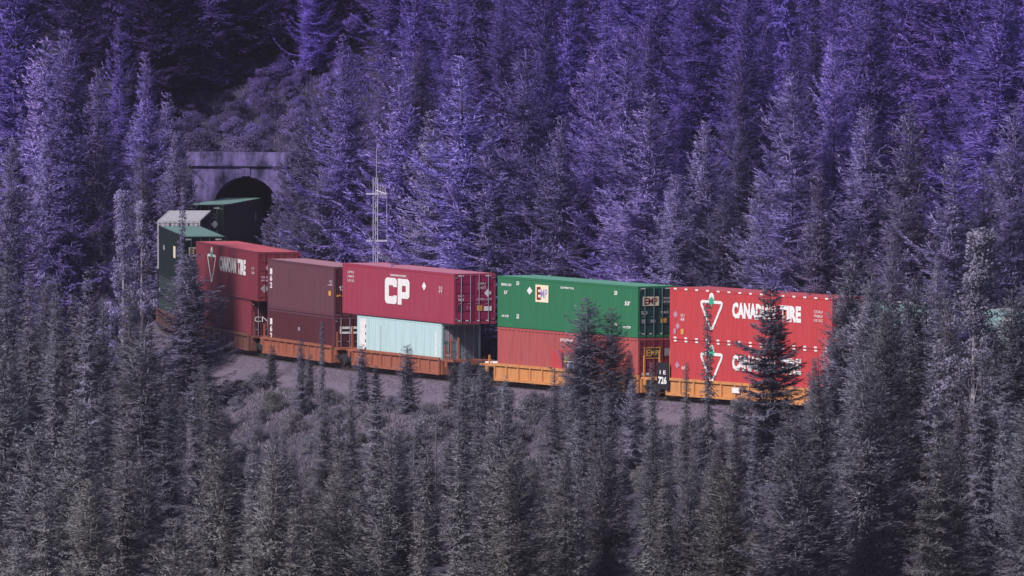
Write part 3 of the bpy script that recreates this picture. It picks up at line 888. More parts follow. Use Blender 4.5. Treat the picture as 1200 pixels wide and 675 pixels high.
def leaf_mesh(name, B, D, Ln, Wd, tint, mat, rng, flat_=1.15, ctr=None):
    """rhomb-shaped sprays: base points B, directions D, lengths, widths; one tint per spray"""
    n = len(B)
    up = np.tile(np.array([0, 0, 1.0]), (n, 1)) * flat_ + rng.normal(0, .24, (n, 3))
    S = norm(np.cross(D, up))
    mid = B + D * (Ln * .48)[:, None] + np.array([0, 0, -1.0]) * (Ln * .05)[:, None]
    V = np.empty((n, 4, 3)); V[:, 0] = B; V[:, 1] = mid + S * (Wd / 2)[:, None]
    V[:, 2] = B + D * Ln[:, None]; V[:, 3] = mid - S * (Wd / 2)[:, None]
    G = norm(np.cross(V[:, 1] - V[:, 3], V[:, 2] - V[:, 0]))
    O = B + D * (Ln * .5)[:, None]; ax = O.copy(); ax[:, 2] = 0
    O = norm(norm(ax) * 1.0 + np.array([0, 0, .55])) if ctr is None else norm(O - ctr)
    fl = (G * O).sum(1) < 0
    V[fl] = V[fl][:, ::-1]; G[fl] *= -1
    SN = norm(G * .55 + O * .75)
    me = bpy.data.meshes.new(name)
    me.vertices.add(n * 4); me.loops.add(n * 4); me.polygons.add(n)
    me.vertices.foreach_set('co', V.astype(np.float32).ravel())
    me.loops.foreach_set('vertex_index', np.arange(n * 4, dtype=np.int32))
    me.polygons.foreach_set('loop_start', np.arange(0, n * 4, 4, dtype=np.int32))
    at_ = me.attributes.new('tint', 'FLOAT_COLOR', 'FACE')
    t4 = np.ones((n, 4), np.float32); t4[:, :3] = tint
    at_.data.foreach_set('color', t4.ravel())
    me.update(calc_edges=True)
    if name == 'crown':
        ca_ = me.attributes.new('custom_normal', 'FLOAT_VECTOR', 'POINT'); ca_.data.foreach_set('vector', np.repeat(SN, 4, 0).astype(np.float32).ravel())
    me.materials.append(mat)
    return me


def trunk_mesh(H, r0, rng, mat, bend=.012, stubs=0):
    mb = MB(); n = 7; K = 8; cx = cy = 0.0
    for k in range(K + 1):
        t = k / K; r = r0 * (1 - t) ** .8 + .012
        if k == 0: r *= 1.35
        for i in range(n):
            a = 2 * math.pi * i / n; mb.v.append((cx + r * math.cos(a), cy + r * math.sin(a), H * t - (1.2 if k == 0 else 0)))
        cx += rng.normal(0, bend) * H / K; cy += rng.normal(0, bend) * H / K
    for k in range(K):
        for i in range(n): mb.f.append((k * n + i, k * n + (i + 1) % n, (k + 1) * n + (i + 1) % n, (k + 1) * n + i))
    for _ in range(stubs):
        h = H * rng.uniform(.15, .98); a = rng.uniform(0, 6.283); l_ = rng.uniform(.25, 1.5) * (1.15 - h / H)
        mb.tube((0, 0, h), (l_ * math.cos(a), l_ * math.sin(a), h + l_ * rng.uniform(-.5, .25)), .025, 4, .008)
    return mb.mesh("trunk", mat, True)


def conifer(seed, H, R, h0=.08, pw=.85, step=.34, per=5, dens=11.0, e_top=.7, e_bot=-.25, droop=.20, upt=.22, tw=.42, leaf=(.26, .075), gap=.25, hang=.25, bare=.1, core=400):
    rng = np.random.default_rng(seed)
    hs = []; h = h0 * H
    while h < H * .985:
        hs.append(h); h += step * (1.15 - .55 * h / H) * rng.uniform(.75, 1.25)
    bz, ba, bl, be = [], [], [], []
    ph = rng.uniform(0, 6.28, 4)
    for h in hs:
        t = (h - h0 * H) / (H * (1 - h0))
        k = per if t < .93 else 4
        a0 = rng.uniform(0, 6.283)
        for i in range(k):
            a = a0 + 6.283 * i / k + rng.normal(0, .25)
            env = (1 - t) ** pw * min(1.0, .55 + t * 3.0)
            lump = 1 + .20 * math.sin(2 * a + ph[0] + 5 * t) + .17 * math.sin(3 * a + ph[1] - 9 * t) + .12 * math.sin(17 * t + ph[2])
            l_ = R * env * lump * rng.uniform(.70, 1.18) + .10
            if rng.random() < gap * .45: l_ *= rng.uniform(.25, .6)
            bz.append(h + rng.normal(0, .06)); ba.append(a); bl.append(l_); be.append(e_bot + (e_top - e_bot) * t ** 1.3 + rng.normal(0, .12))
    bz, ba, bl, be = map(np.array, (bz, ba, bl, be))
    nb = len(bz)
    btint = rng.uniform(.72, 1.28, nb)
    bwarm = rng.normal(0, .02, nb)
    # shoots along each branch
    cnt = np.maximum(5, (bl * dens).astype(int))
    br = np.repeat(np.arange(nb), cnt); m = len(br)
    u = bare * .3 + (1 - bare * .3) * rng.random(m) ** .95
    side = np.where(rng.random(m) < .5, -1.0, 1.0)

    def pos(j, u_):
        l_ = bl[j]; r_ = u_ * l_
        z_ = bz[j] + np.tan(be[j]) * r_ - droop * l_ * u_ ** 1.5 + upt * l_ * u_ ** 3.2
        return np.stack([np.cos(ba[j]) * r_, np.sin(ba[j]) * r_, z_], 1)
    P = pos(br, u); T = norm(pos(br, np.minimum(u + .05, 1.05)) - P)
    hor = np.stack([-np.sin(ba[br]), np.cos(ba[br]), np.zeros(m)], 1)
    tl = np.clip(bl[br], .25, 3) * tw * (1 - .72 * u) * rng.uniform(.55, 1.25, m) + .10
    ang = rng.uniform(.6, 1.05, m)
    D1 = norm(T * np.cos(ang)[:, None] + hor * (side * np.sin(ang))[:, None] + np.array([0, 0, -1.0]) * (hang * rng.uniform(.2, 1.6, m))[:, None])
    # sprays on each shoot
    ns = np.maximum(3, (tl / .058).astype(int)); ns = np.minimum(ns, 17)
    sj = np.repeat(np.arange(m), ns); q = len(sj)
    start = np.cumsum(ns) - ns
    v = (np.arange(q) - start[sj] + rng.random(q) * .8) / ns[sj]
    Bp = P[sj] + D1[sj] * (tl[sj] * v)[:, None]
    alt = np.where(rng.random(q) < .5, -1.0, 1.0)
    perp = norm(np.cross(D1[sj], np.array([0, 0, 1.0]) + rng.normal(0, .2, (q, 3))))
    a2 = rng.uniform(.10, .65, q)
    D2 = norm(D1[sj] * np.cos(a2)[:, None] + perp * (alt * np.sin(a2))[:, None] + rng.normal(0, .11, (q, 3)) + np.array([0, 0, -.04]))
    Ln = leaf[0] * rng.uniform(.6, 1.3, q); Wd = leaf[1] * rng.uniform(.7, 1.3, q)
    # the branch axis itself, and the leader
    na = np.maximum(3, (bl / .18).astype(int)); aj = np.repeat(np.arange(nb), na)
    ua = (np.arange(len(aj)) - (np.cumsum(na) - na)[aj]) / na[aj]
    Pa = pos(aj, ua); Da = norm(pos(aj, ua + 1.0 / na[aj] * 1.15) - Pa)
    La = np.linalg.norm(pos(aj, ua + 1.0 / na[aj] * 1.15) - Pa, axis=1)
    Bt = np.concatenate([Bp, Pa]); Dt = np.concatenate([D2, Da]); Lt = np.concatenate([Ln, La]); Wt = np.concatenate([Wd, np.full(len(aj), leaf[1] * .9)])
    bj = np.concatenate([br[sj], aj])
    # short inner twigs that close the crown round the trunk
    nc = int(core * H)
    tc_ = h0 + (1 - h0) * (1 - np.sqrt(1 - rng.random(nc) * .96)); rc_ = R * (1 - (tc_ - h0) / (1 - h0)) ** pw * .40 * rng.random(nc) ** .6
    ac_ = rng.uniform(0, 6.283, nc)
    Bc = np.stack([np.cos(ac_) * rc_, np.sin(ac_) * rc_, tc_ * H], 1)
    Dc = norm(np.stack([np.cos(ac_), np.sin(ac_), rng.normal(-.1, .5, nc)], 1) + rng.normal(0, .35, (nc, 3)))
    Bt = np.concatenate([Bt, Bc]); Dt = np.concatenate([Dt, Dc]); Lt = np.concatenate([Lt, rng.uniform(.18, .38, nc)]); Wt = np.concatenate([Wt, rng.uniform(.05, .10, nc)])
    bj = np.concatenate([bj, rng.integers(0, nb, nc)])
    tt = btint[bj] * rng.uniform(.9, 1.1, len(bj))
    tint = np.stack([tt * (1 + bwarm[bj]), tt, tt * (1 - bwarm[bj])], 1)
    crown = leaf_mesh("crown", Bt, Dt, Lt, Wt, tint, M_needle, rng)
    return dict(H=H, R=R, crown=crown, trunk=trunk_mesh(H * .985, H * .0068 + .02, rng, M_bark, .004))


def broadleaf(seed, H, R, h0=.25, clumps=60, per=170, leaf=(.11, .075), slim=.6, pale=False, stems=1):
    rng = np.random.default_rng(seed)
    C, Rr = [], []
    for i in range(clumps):
        t = rng.random() ** .85
        z_ = H * (h0 + (1 - h0) * t)
        rad = R * (math.sin(min(1, t * 1.15 + .12) * math.pi) ** slim if stems == 1 else math.sqrt(1 - t * t * .97) * rng.uniform(.5, 1.1)) * rng.random() ** .5
        a = rng.uniform(0, 6.283)
        C.append((rad * math.cos(a), rad * math.sin(a), min(z_, H * .97))); Rr.append(R * rng.uniform(.16, .36))
    C = np.array(C); Rr = np.array(Rr)
    j = np.repeat(np.arange(clumps), per); n = len(j)
    d = norm(rng.normal(0, 1, (n, 3))); rr = rng.random(n) ** .45
    B = C[j] + d * (Rr[j] * rr)[:, None] * np.array([1, 1, .75])
    B[:, 2] = np.maximum(B[:, 2], .05)
    D = norm(d * .7 + rng.normal(0, .6, (n, 3)) + np.array([0, 0, .15]))
    ct = rng.uniform(.75, 1.25, clumps)
    tt = ct[j] * rng.uniform(.75, 1.25, n); tint = np.stack([tt * 1.02, tt, tt * .98], 1)
    crown = leaf_mesh("crown", B, D, leaf[0] * rng.uniform(.6, 1.4, n), leaf[1] * rng.uniform(.7, 1.3, n), tint, M_leaf, rng, .3, (C[j] - np.array([0, 0, .1])) if stems == 1 else (C[j] * .35 - np.array([0, 0, .5])))
    mat = M_bark_pale if pale else M_bark
    mb = MB()
    if stems == 1:
        mb.tube((0, 0, -.8), (0, 0, H * .45), H * .012 + .02, 7, H * .008 + .01); mb.tube((0, 0, H * .45), (.1, 0, H * .93), H * .008 + .01, 6, .012)
    lim = rng.choice(clumps, min(clumps, 26 if stems == 1 else 16), replace=False)
    for i in lim:
        c = C[i]
        if stems == 1: mb.tube((0, 0, max(.1, c[2] * .72)), tuple(c), .03, 4, .008)
        else: mb.tube((rng.normal(0, .08), rng.normal(0, .08), -.3), tuple(c), .022, 4, .007)
    return dict(H=H, R=R, crown=crown, trunk=mb.mesh("trunk" if stems == 1 else "stems", mat))


def snag(seed, H):
    rng = np.random.default_rng(seed)
    return dict(H=H, R=.8, crown=None, trunk=trunk_mesh(H, H * .006 + .03, rng, M_dead, .012, 90))


V = {
    'fir': [conifer(101 + i, 18 + i % 3, 3.7 + .4 * (i % 3), h0=.05, pw=.96, step=.70, per=6, dens=15, e_top=.85, e_bot=.02, droop=.32, upt=.55, tw=.40, hang=.12, gap=.45, leaf=(.24, .062), core=650) for i in range(6)],
    'spruce': [conifer(201 + i, 16 + i % 3, 2.15 + .3 * (i % 3), h0=.04, pw=.92, step=.52, per=6, dens=18, e_top=.45, e_bot=-.26, droop=.26, upt=.34, tw=.42, hang=.30, gap=.45, leaf=(.20, .058), core=420) for i in range(6)],
    'spire': [conifer(301 + i, 15, .62 + .1 * i, h0=.04, pw=.55, step=.30, per=5, dens=17, e_top=.2, e_bot=-.55, droop=.2, upt=.15, tw=.45, leaf=(.20, .06), hang=.5, gap=.6, core=60) for i in range(2)],
    'open': [conifer(401 + i, 16, 2.7, h0=.03, pw=.72, step=.54, per=6, dens=38, e_top=.62, e_bot=.05, droop=.14, upt=.22, tw=.30, hang=.30, gap=.35, bare=.05, leaf=(.24, .085), core=420) for i in range(2)],
    'young': [conifer(501 + i, 7, 1.45, h0=.02, pw=.82, step=.34, per=6, dens=18, e_top=.7, e_bot=-.05, droop=.18, upt=.30, tw=.46, hang=.25, leaf=(.19, .058), gap=.25) for i in range(3)],
    'bushy': [conifer(601 + i, 13, 2.8, h0=.03, pw=.78, step=.46, per=7, dens=16, e_top=.75, e_bot=-.05, droop=.24, upt=.40, tw=.46, hang=.22, gap=.4, leaf=(.21, .060), core=700) for i in range(4)],
    'aspen': [broadleaf(701 + i, 13, 1.5, h0=.22, clumps=80, per=150, pale=True) for i in range(2)],
    'shrub': [broadleaf(801 + i, 1.7 + .4 * (i % 3), 1.5 + .2 * (i % 2), h0=.0, clumps=40, per=170, leaf=(.15, .045), slim=.5, stems=3) for i in range(6)],
    'snag': [snag(901 + i, 11 + i) for i in range(2)],
}
NAMES = dict(fir=('fir_tree', 'fir tree'), spruce=('spruce_tree', 'spruce tree'), spire=('spruce_tree', 'spruce tree'), open=('spruce_tree', 'spruce tree'), young=('young_fir_tree', 'fir tree'),
             bushy=('fir_tree', 'fir tree'), aspen=('aspen_tree', 'aspen tree'), shrub=('shrub', 'shrub'), snag=('dead_tree', 'dead tree'))
TREES = []


def px_of(x_, y_, z_): return 600 + F * x_ / y_, YH + F * (HC - z_) / y_


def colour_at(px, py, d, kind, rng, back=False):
    """foliage colour with a violet cast painted in by frame height: charcoal grey low, violet high"""
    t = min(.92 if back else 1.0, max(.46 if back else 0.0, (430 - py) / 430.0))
    lo_ = np.array([.176, .170, .222]); mid_ = np.array([.190, .160, .315]); hi_ = np.array([.205, .132, .60])  # violet cast toward the frame top is put into the foliage colour
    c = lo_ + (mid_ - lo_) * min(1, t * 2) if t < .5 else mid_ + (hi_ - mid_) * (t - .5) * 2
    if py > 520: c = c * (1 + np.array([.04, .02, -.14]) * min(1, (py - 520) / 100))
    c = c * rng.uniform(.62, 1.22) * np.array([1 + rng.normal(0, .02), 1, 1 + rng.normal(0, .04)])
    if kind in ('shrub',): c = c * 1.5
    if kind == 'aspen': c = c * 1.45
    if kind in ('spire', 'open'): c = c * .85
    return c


def plant(kind, x_, y_, H, wide=1.0, rng=R0, label=None, col=1.0, sink=.0, var=None):
    v = V[kind][rng.randrange(len(V[kind])) if var is None else var]
    k = H / v['H']
    z_ = gz(x_, y_) - sink
    px, py = px_of(x_, y_, z_ + H)
    nm, cat = NAMES[kind]
    o = bpy.data.objects.new(nm, None); COL.objects.link(o); o.empty_display_size = .3
    o.location = (x_, y_, z_); o.rotation_euler = (rng.gauss(0, .012), rng.gauss(0, .012), rng.uniform(0, 6.283))
    o.scale = (k * wide, k * wide, k)
    o['category'] = cat
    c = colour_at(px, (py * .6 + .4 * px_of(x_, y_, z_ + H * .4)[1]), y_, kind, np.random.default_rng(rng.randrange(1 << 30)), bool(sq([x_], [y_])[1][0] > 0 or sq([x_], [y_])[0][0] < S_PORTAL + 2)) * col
    for part in ('trunk', 'crown'):
        if v[part] is None: continue
        p = bpy.data.objects.new(v[part].name.split('.')[0], v[part]); COL.objects.link(p); p.parent = o
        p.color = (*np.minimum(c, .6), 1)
    TREES.append(dict(o=o, kind=kind, px=px, py=py, y=y_, x=x_, z=z_, H=H, W=v['R'] * k * wide, label=label))
    return o


_lineq = {}


SPECIAL = {
    (692, 350): "full dark fir before the green container, taller of a close pair", (716, 362): "dark fir before the green container, shorter of a close pair",
    (908, 334): "open-branched dark spruce covering the white lettering of the right red containers", (832, 350): "thin black spruce spire crossing the right-hand triangle emblems",
    (804, 422): "short thin spire beside the black number board of the orange car", (222, 296): "bushy fir covering the left end of the dull red container",
    (207, 214): "very thin spire standing before the silver container roof", (376, 378): "thin dark spire before the right half of the brown containers",
    (352, 398): "small young fir before the middle of the rusty brown well car", (1152, 266): "tall pale aspen before the teal container at right",
    (32, 618): "small pale young fir in the bottom left corner", (82, 32): "tall full pale violet fir near the top left corner",
    (620, 52): "large broad violet fir behind the joint of maroon and green containers", (757, 108): "large broad violet fir behind the right end of the green container",
    (930, 84): "large pale violet fir behind the right-hand red containers, tallest there"}


def plant_px(kind, px, py, H, wide=1.0, rng=R0, **kw):
    """stand a tree of height H where its top shows at px, py: walk along that sight line until tree base meets the ground"""
    near = kw.pop('near', None)
    if near is None:
        Y = np.arange(1066, 1300, .5)
        if kw.pop('front', False): Y = Y[Y < 1150]
    else: Y = np.arange(near[0], near[1], .5)
    X = (px - 600) / F * Y
    zt = HC - (py - YH) / F * Y
    g = ground(X, Y)
    e = abs(g + H - zt)
    i = int(e.argmin())
    return plant(kind, float(X[i]), float(Y[i]), float(min(max(zt[i] - g[i], H * .6), H * 1.5)), wide, rng, **kw)


# -- trees one can pick out in the photograph: kind, top px, top py, height, width factor, (nearest, farthest)
FRONT = (1062, 1135)
picks = [
    ('bushy', 692, 348, 11, 1.5, (1096, 1116)), ('bushy', 716, 361, 10, 1.25, (1096, 1116)), ('bushy', 672, 452, 9, 1.1, (1088, 1110)), ('bushy', 712, 462, 10, 1.1, (1085, 1106)), ('bushy', 742, 458, 9, 1.0, (1088, 1108)), ('bushy', 680, 385, 7.5, 1.3, (1102, 1120)), ('bushy', 668, 425, 8, .9, (1098, 1114)), ('bushy', 735, 430, 8, .9, (1096, 1112)),
    ('open', 908, 334, 14, 1.45, (1078, 1095)), ('spire', 832, 350, 13, .95, (1080, 1097)), ('spire', 804, 422, 9, 1.0, (1085, 1098)),
    ('bushy', 222, 294, 12, 1.55, (1135, 1152)), ('spire', 207, 214, 16, .70, (1148, 1170)), ('spire', 376, 378, 12, .80, (1118, 1134)), ('young', 352, 398, 7, .7, (1125, 1137)),
    ('bushy', 972, 392, 14, .8, (1070, 1088)), ('bushy', 955, 420, 12, .6, (1070, 1088)), ('bushy', 1001, 296, 15, 1.15, (1072, 1092)), ('bushy', 990, 330, 13, 1.1, (1072, 1092)), ('bushy', 1022, 318, 17, .8, (1066, 1092)), ('fir', 1042, 280, 18, .95, (1066, 1094)), ('bushy', 1072, 322, 17, .8, (1066, 1092)), ('bushy', 1182, 338, 15, .9, (1055, 1090)), ('bushy', 1205, 330, 16, .9, (1055, 1090)), ('spruce', 1146, 364, 15, .9, (1055, 1088)), ('bushy', 1086, 334, 14, 1.15, (1066, 1092)), ('bushy', 1062, 340, 13, 1.1, (1066, 1092)), ('bushy', 1158, 364, 12, 1.3, (1062, 1090)), ('bushy', 1192, 352, 12, 1.3, (1062, 1090)), ('bushy', 1130, 366, 12, 1.2, (1062, 1090)), ('bushy', 1022, 330, 14, 1.2, (1066, 1090)), ('bushy', 1108, 346, 13, 1.1, (1066, 1090)), ('bushy', 1196, 345, 14, 1.0, (1066, 1090)), ('bushy', 1040, 345, 15, .8, (1060, 1090)), ('bushy', 1112, 352, 14, .7, (1060, 1088)), ('bushy', 1128, 368, 14, .9, (1060, 1088)), ('fir', 1100, 300, 18, .8, (1070, 1094)),
    ('aspen', 1150, 266, 19, 1.25, (1055, 1064)), ('aspen', 1138, 318, 16, 1.1, (1054, 1062)), ('spruce', 1152, 402, 14, 1.0, (1046, 1053)), ('spruce', 1128, 420, 13, 1.0, (1046, 1053)), ('spruce', 1170, 425, 13, 1.0, (1044, 1053)), ('spruce', 1100, 352, 15, 1.0, (1060, 1084)), ('spruce', 1066, 378, 14, 1.0, (1060, 1082)), ('aspen', 1140, 372, 12, 1.0, (1055, 1078)),
    ('spruce', 70, 322, 16, .95, (1105, 1150)), ('spruce', 104, 308, 17, .9, (1105, 1160)), ('spruce', 86, 338, 15, .9, (1105, 1150)), ('spruce', 36, 318, 16, 1.0, (1105, 1150)), ('spruce', 58, 336, 15, .9, (1105, 1150)),
    ('spruce', 122, 342, 15, .9, (1105, 1150)), ('spruce', 152, 328, 16, 1.0, (1105, 1150)), ('spruce', 10, 290, 17, 1.0, (1105, 1160)),
    ('aspen', 146, 222, 17, .85, (1135, 1175)), ('aspen', 166, 232, 16, .8, (1135, 1175)),
    ('bushy', 82, 32, 24, .85, (1160, 1215)), ('bushy', 48, 44, 23, .8, (1165, 1215)), ('bushy', 112, 75, 20, .8, (1165, 1215)), ('bushy', 20, -40, 25, .9, (1170, 1225)), ('bushy', 14, 155, 18, .8, (1140, 1200)), ('bushy', 120, 160, 17, .8, (1160, 1215)),
    ('bushy', 60, 150, 18, .9, (1160, 1215)), ('fir', 98, 190, 17, .9, (1160, 1205)),
    ('young', 32, 618, 6, .95, (1040, 1110)), ('young', 105, 588, 7, .9, (1040, 1110)), ('young', 366, 572, 8, 1.0, (1040, 1110)), ('young', 640, 566, 8, 1.1, (1040, 1110)), ('young', 560, 608, 7, 1.0, (1040, 1110)),
    ('spruce', 565, 418, 15, 1.25, (1085, 1108)), ('spruce', 545, 428, 14, 1.2, (1085, 1108)), ('spruce', 588, 436, 13, 1.1, (1085, 1108)), ('spruce', 442, 440, 14, 1.2, (1095, 1122)), ('spruce', 412, 436, 13, .7, (1095, 1122)),
    ('snag', 510, 462, 11, 1.0, (1085, 1115)), ('snag', 488, 520, 11, 1.0, (1070, 1110)), ('spruce', 380, 452, 14, 1.15, (1095, 1125)), ('spruce', 330, 500, 12, 1.2, (1095, 1125)), ('spruce', 300, 508, 14, 1.0, (1075, 1120)),
    ('spruce', 765, 452, 14, .9, (1078, 1104)), ('spruce', 650, 440, 13, 1.1, (1085, 1108)), ('spruce', 860, 478, 14, 1.0, (1068, 1096)), ('spruce', 880, 500, 13, 1.0, (1068, 1096)),
    ('young', 822, 492, 6, 1.1, (1080, 1108)), ('young', 846, 505, 6, 1.1, (1078, 1106)), ('young', 800, 488, 6, 1.1, (1082, 1108)), ('bushy', 838, 524, 9, 1.0, (1072, 1100)), ('young', 862, 488, 5, 1.1, (1080, 1106)), ('young', 782, 500, 6, 1.0, (1082, 1108)), ('bushy', 812, 540, 9, 1.0, (1068, 1098)),
    ('spruce', 264, 470, 14, 1.1, (1095, 1135)), ('spruce', 240, 420, 15, 1.1, (1105, 1140)),
    ('bushy', 206, 150, 12, .8, (1222, 1246)), ('bushy', 188, 110, 15, .9, (1230, 1256)), ('bushy', 214, 196, 7, .7, (1222, 1240)), ('fir', 172, 60, 18, .9, (1230, 1262)), ('fir', 140, 20, 20, .9, (1235, 1270)), ('bushy', 168, 170, 11, .9, (1215, 1245)),
    ('young', 334, 205, 7, .9, (1215, 1233)), ('young', 325, 226, 5, 1.3, (1214, 1229)), ('young', 318, 243, 4, 1.2, (1212, 1226)), ('bushy', 226, 206, 6, .8, (1218, 1232)), ('bushy', 338, 222, 6, 1.1, (1212, 1230)), ('bushy', 345, 190, 8, .8, (1216, 1236)), ('fir', 230, -30, 16, 1.1, (1262, 1300)), ('fir', 280, -40, 16, 1.1, (1265, 1300)), ('fir', 325, -30, 16, 1.1, (1262, 1300)), ('fir', 195, -20, 18, 1.1, (1255, 1295)), ('fir', 365, 0, 17, .9, (1245, 1290)),
    # on the slope behind the train
    ('fir', 620, 52, 18, 1.28, (1142, 1176)), ('fir', 652, 132, 14, 1.16, (1140, 1172)), ('fir', 757, 108, 16, 1.40, (1130, 1166)), ('fir', 735, 26, 20, 1.10, (1138, 1185)), ('fir', 930, 84, 18, 1.22, (1112, 1152)),
    ('fir', 1115, 176, 19, 1.40, (1088, 1125)), ('fir', 545, 60, 19, 1.34, (1145, 1195)), ('fir', 505, 130, 17, 1.22, (1150, 1190)), ('fir', 470, 60, 21, 1.22, (1160, 1215)), ('fir', 825, 140, 15, 1.10, (1128, 1162)),
    ('fir', 700, 60, 20, 1.22, (1145, 1195)), ('fir', 980, 40, 20, 0.98, (1118, 1165)), ('fir', 1155, 190, 18, 0.98, (1090, 1125)), ('fir', 890, 205, 12, 1.34, (1112, 1140)), ('fir', 850, 225, 11, 1.46, (1118, 1145)),
    ('fir', 1060, 120, 19, 1.16, (1100, 1140)), ('fir', 410, 40, 22, 1.10, (1180, 1230)), ('fir', 1190, 120, 19, 1.10, (1095, 1130)), ('bushy', 1010, 120, 17, .9, (1105, 1145)), ('fir', 580, 150, 14, 1.34, (1142, 1175)),
    ('bushy', 790, 200, 12, 1.0, (1125, 1155)), ('bushy', 430, 190, 14, 1.0, (1180, 1205)), ('bushy', 400, 150, 16, .9, (1185, 1215)), ('bushy', 380, 205, 12, 1.0, (1180, 1210)), ('fir', 960, 200, 15, 1.22, (1105, 1140)),
    ('bushy', 350, 232, 8, 1.0, (1195, 1222)), ('bushy', 368, 262, 8, 1.0, (1180, 1212)), ('young', 330, 250, 6, 1.1, (1200, 1226)), ('young', 318, 262, 5, 1.1, (1195, 1226)), ('young', 345, 275, 6, 1.2, (1185, 1215)), ('young', 385, 272, 6, 1.3, (1175, 1205)),
]
for kd, px, py, H, wd, rg in picks:
    plant_px(kd, px, py, H, wd, near=rg, label=SPECIAL.get((px, py)), col=1.0 if kd in ('spire', 'open') else R0.uniform(1.15, 1.5) if rg[0] > 1105 and px > 400 or px < 160 and py < 300 else R0.uniform(.9, 1.3))

# -- dark firs that close the open slope over the tunnel, and small firs on the bank by the gravel
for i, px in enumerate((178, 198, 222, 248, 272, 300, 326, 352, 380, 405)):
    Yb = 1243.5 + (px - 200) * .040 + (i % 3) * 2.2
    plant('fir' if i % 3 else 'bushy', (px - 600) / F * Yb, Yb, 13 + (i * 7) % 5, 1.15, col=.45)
for px, q_, H in ((318, -10.4, 2.6), (424, -10.6, 3.4), (440, -9.4, 2.2), (478, -10.8, 3.8), (532, -7.2, 3.0), (548, -8.0, 3.6), (362, -10.9, 2.4)):
    Yb = np.arange(1085, 1180, .25); Xb = (px - 600) / F * Yb
    qq = sq(Xb, Yb)[1]; k_ = int(abs(qq - q_).argmin())
    plant('young', float(Xb[k_]), float(Yb[k_]), H, 1.25)

# -- fill: front wood between the camera and the line
placed = [(t_['x'], t_['y'], t_['W']) for t_ in TREES]


def free(x_, y_, r_):
    return all((x_ - a) ** 2 + (y_ - b_) ** 2 > (r_ + w_ * .5) ** 2 for a, b_, w_ in placed)


def prof(px):
    return float(np.interp(px, [-40, 0, 60, 150, 185, 200, 230, 262, 300, 420, 560, 600, 660, 690, 740, 790, 880, 930, 975, 1010, 1060, 1120, 1200, 1240],
                           [275, 295, 320, 335, 350, 400, 370, 480, 505, 490, 470, 470, 440, 420, 450, 500, 500, 455, 395, 345, 345, 362, 362, 340]))


cand = []
for _ in range(9000):
    y_ = R0.uniform(1030, 1180); x_ = (R0.uniform(-30, 1230) - 600) / F * y_
    cand.append((x_, y_))
ca = np.array(cand); cs_, cq_ = sq(ca[:, 0], ca[:, 1]); cg_ = ground(ca[:, 0], ca[:, 1])
n_front = 0
for (x_, y_), s_, q_, g_ in zip(cand, cs_, cq_, cg_):
    if q_ > -13 or q_ < -85: continue
    px = 600 + F * x_ / y_
    r_ = R0.random()
    ztop = HC - (prof(px) + R0.random() ** 1.2 * 150 - YH) / F * y_
    H = ztop - g_
    ztopmax = HC - (prof(px) - YH) / F * y_
    if H > 20: H = R0.uniform(15, 20)
    if H < 3.5: continue
    if YH + F * (HC - (g_ + H)) / y_ > 690: continue
    kd = 'young' if H < 8 else ('spruce' if r_ < .58 else 'bushy' if r_ < .94 else 'spire')
    if not free(x_, y_, 2.8): continue
    plant(kd, x_, y_, H, R0.uniform(.85, 1.2))
    placed.append((x_, y_, TREES[-1]['W'])); n_front += 1

# -- fill: the slope behind
cand = []
for _ in range(9000):
    y_ = R0.uniform(1090, 1320); x_ = (R0.uniform(-40, 1240) - 600) / F * y_
    cand.append((x_, y_))
ca = np.array(cand); cs_, cq_ = sq(ca[:, 0], ca[:, 1]); cg_ = ground(ca[:, 0], ca[:, 1])
n_back = 0
for (x_, y_), s_, q_, g_ in zip(cand, cs_, cq_, cg_):
    px = 600 + F * x_ / y_
    gpy = YH + F * (HC - g_) / y_
    if s_ > S_PORTAL - 2 and q_ < 7.5: continue
    if s_ > S_PORTAL - 2 and s_ < -70 and q_ < 9: continue
    if gpy < -60: continue
    clearing = 205 < px < 400 and 55 + max(0, 300 - px) * .55 < gpy < 330
    if clearing: continue
    if px < 400 and s_ < S_PORTAL and abs(q_) < 9 and s_ > S_PORTAL - 7: continue
    H = R0.uniform(12, 20)
    if q_ < 14 and s_ > -60: H *= .72
    if px < 420 and 165 < px and gpy > 40: H = min(H, 12)
    r_ = R0.random()
    kd = 'fir' if r_ < .66 else 'spruce' if r_ < .76 else 'bushy'
    if not free(x_, y_, 3.3): continue
    plant(kd, x_, y_, H, R0.uniform(.9, 1.25), col=R0.uniform(.52, .92))
    placed.append((x_, y_, TREES[-1]['W'])); n_back += 1

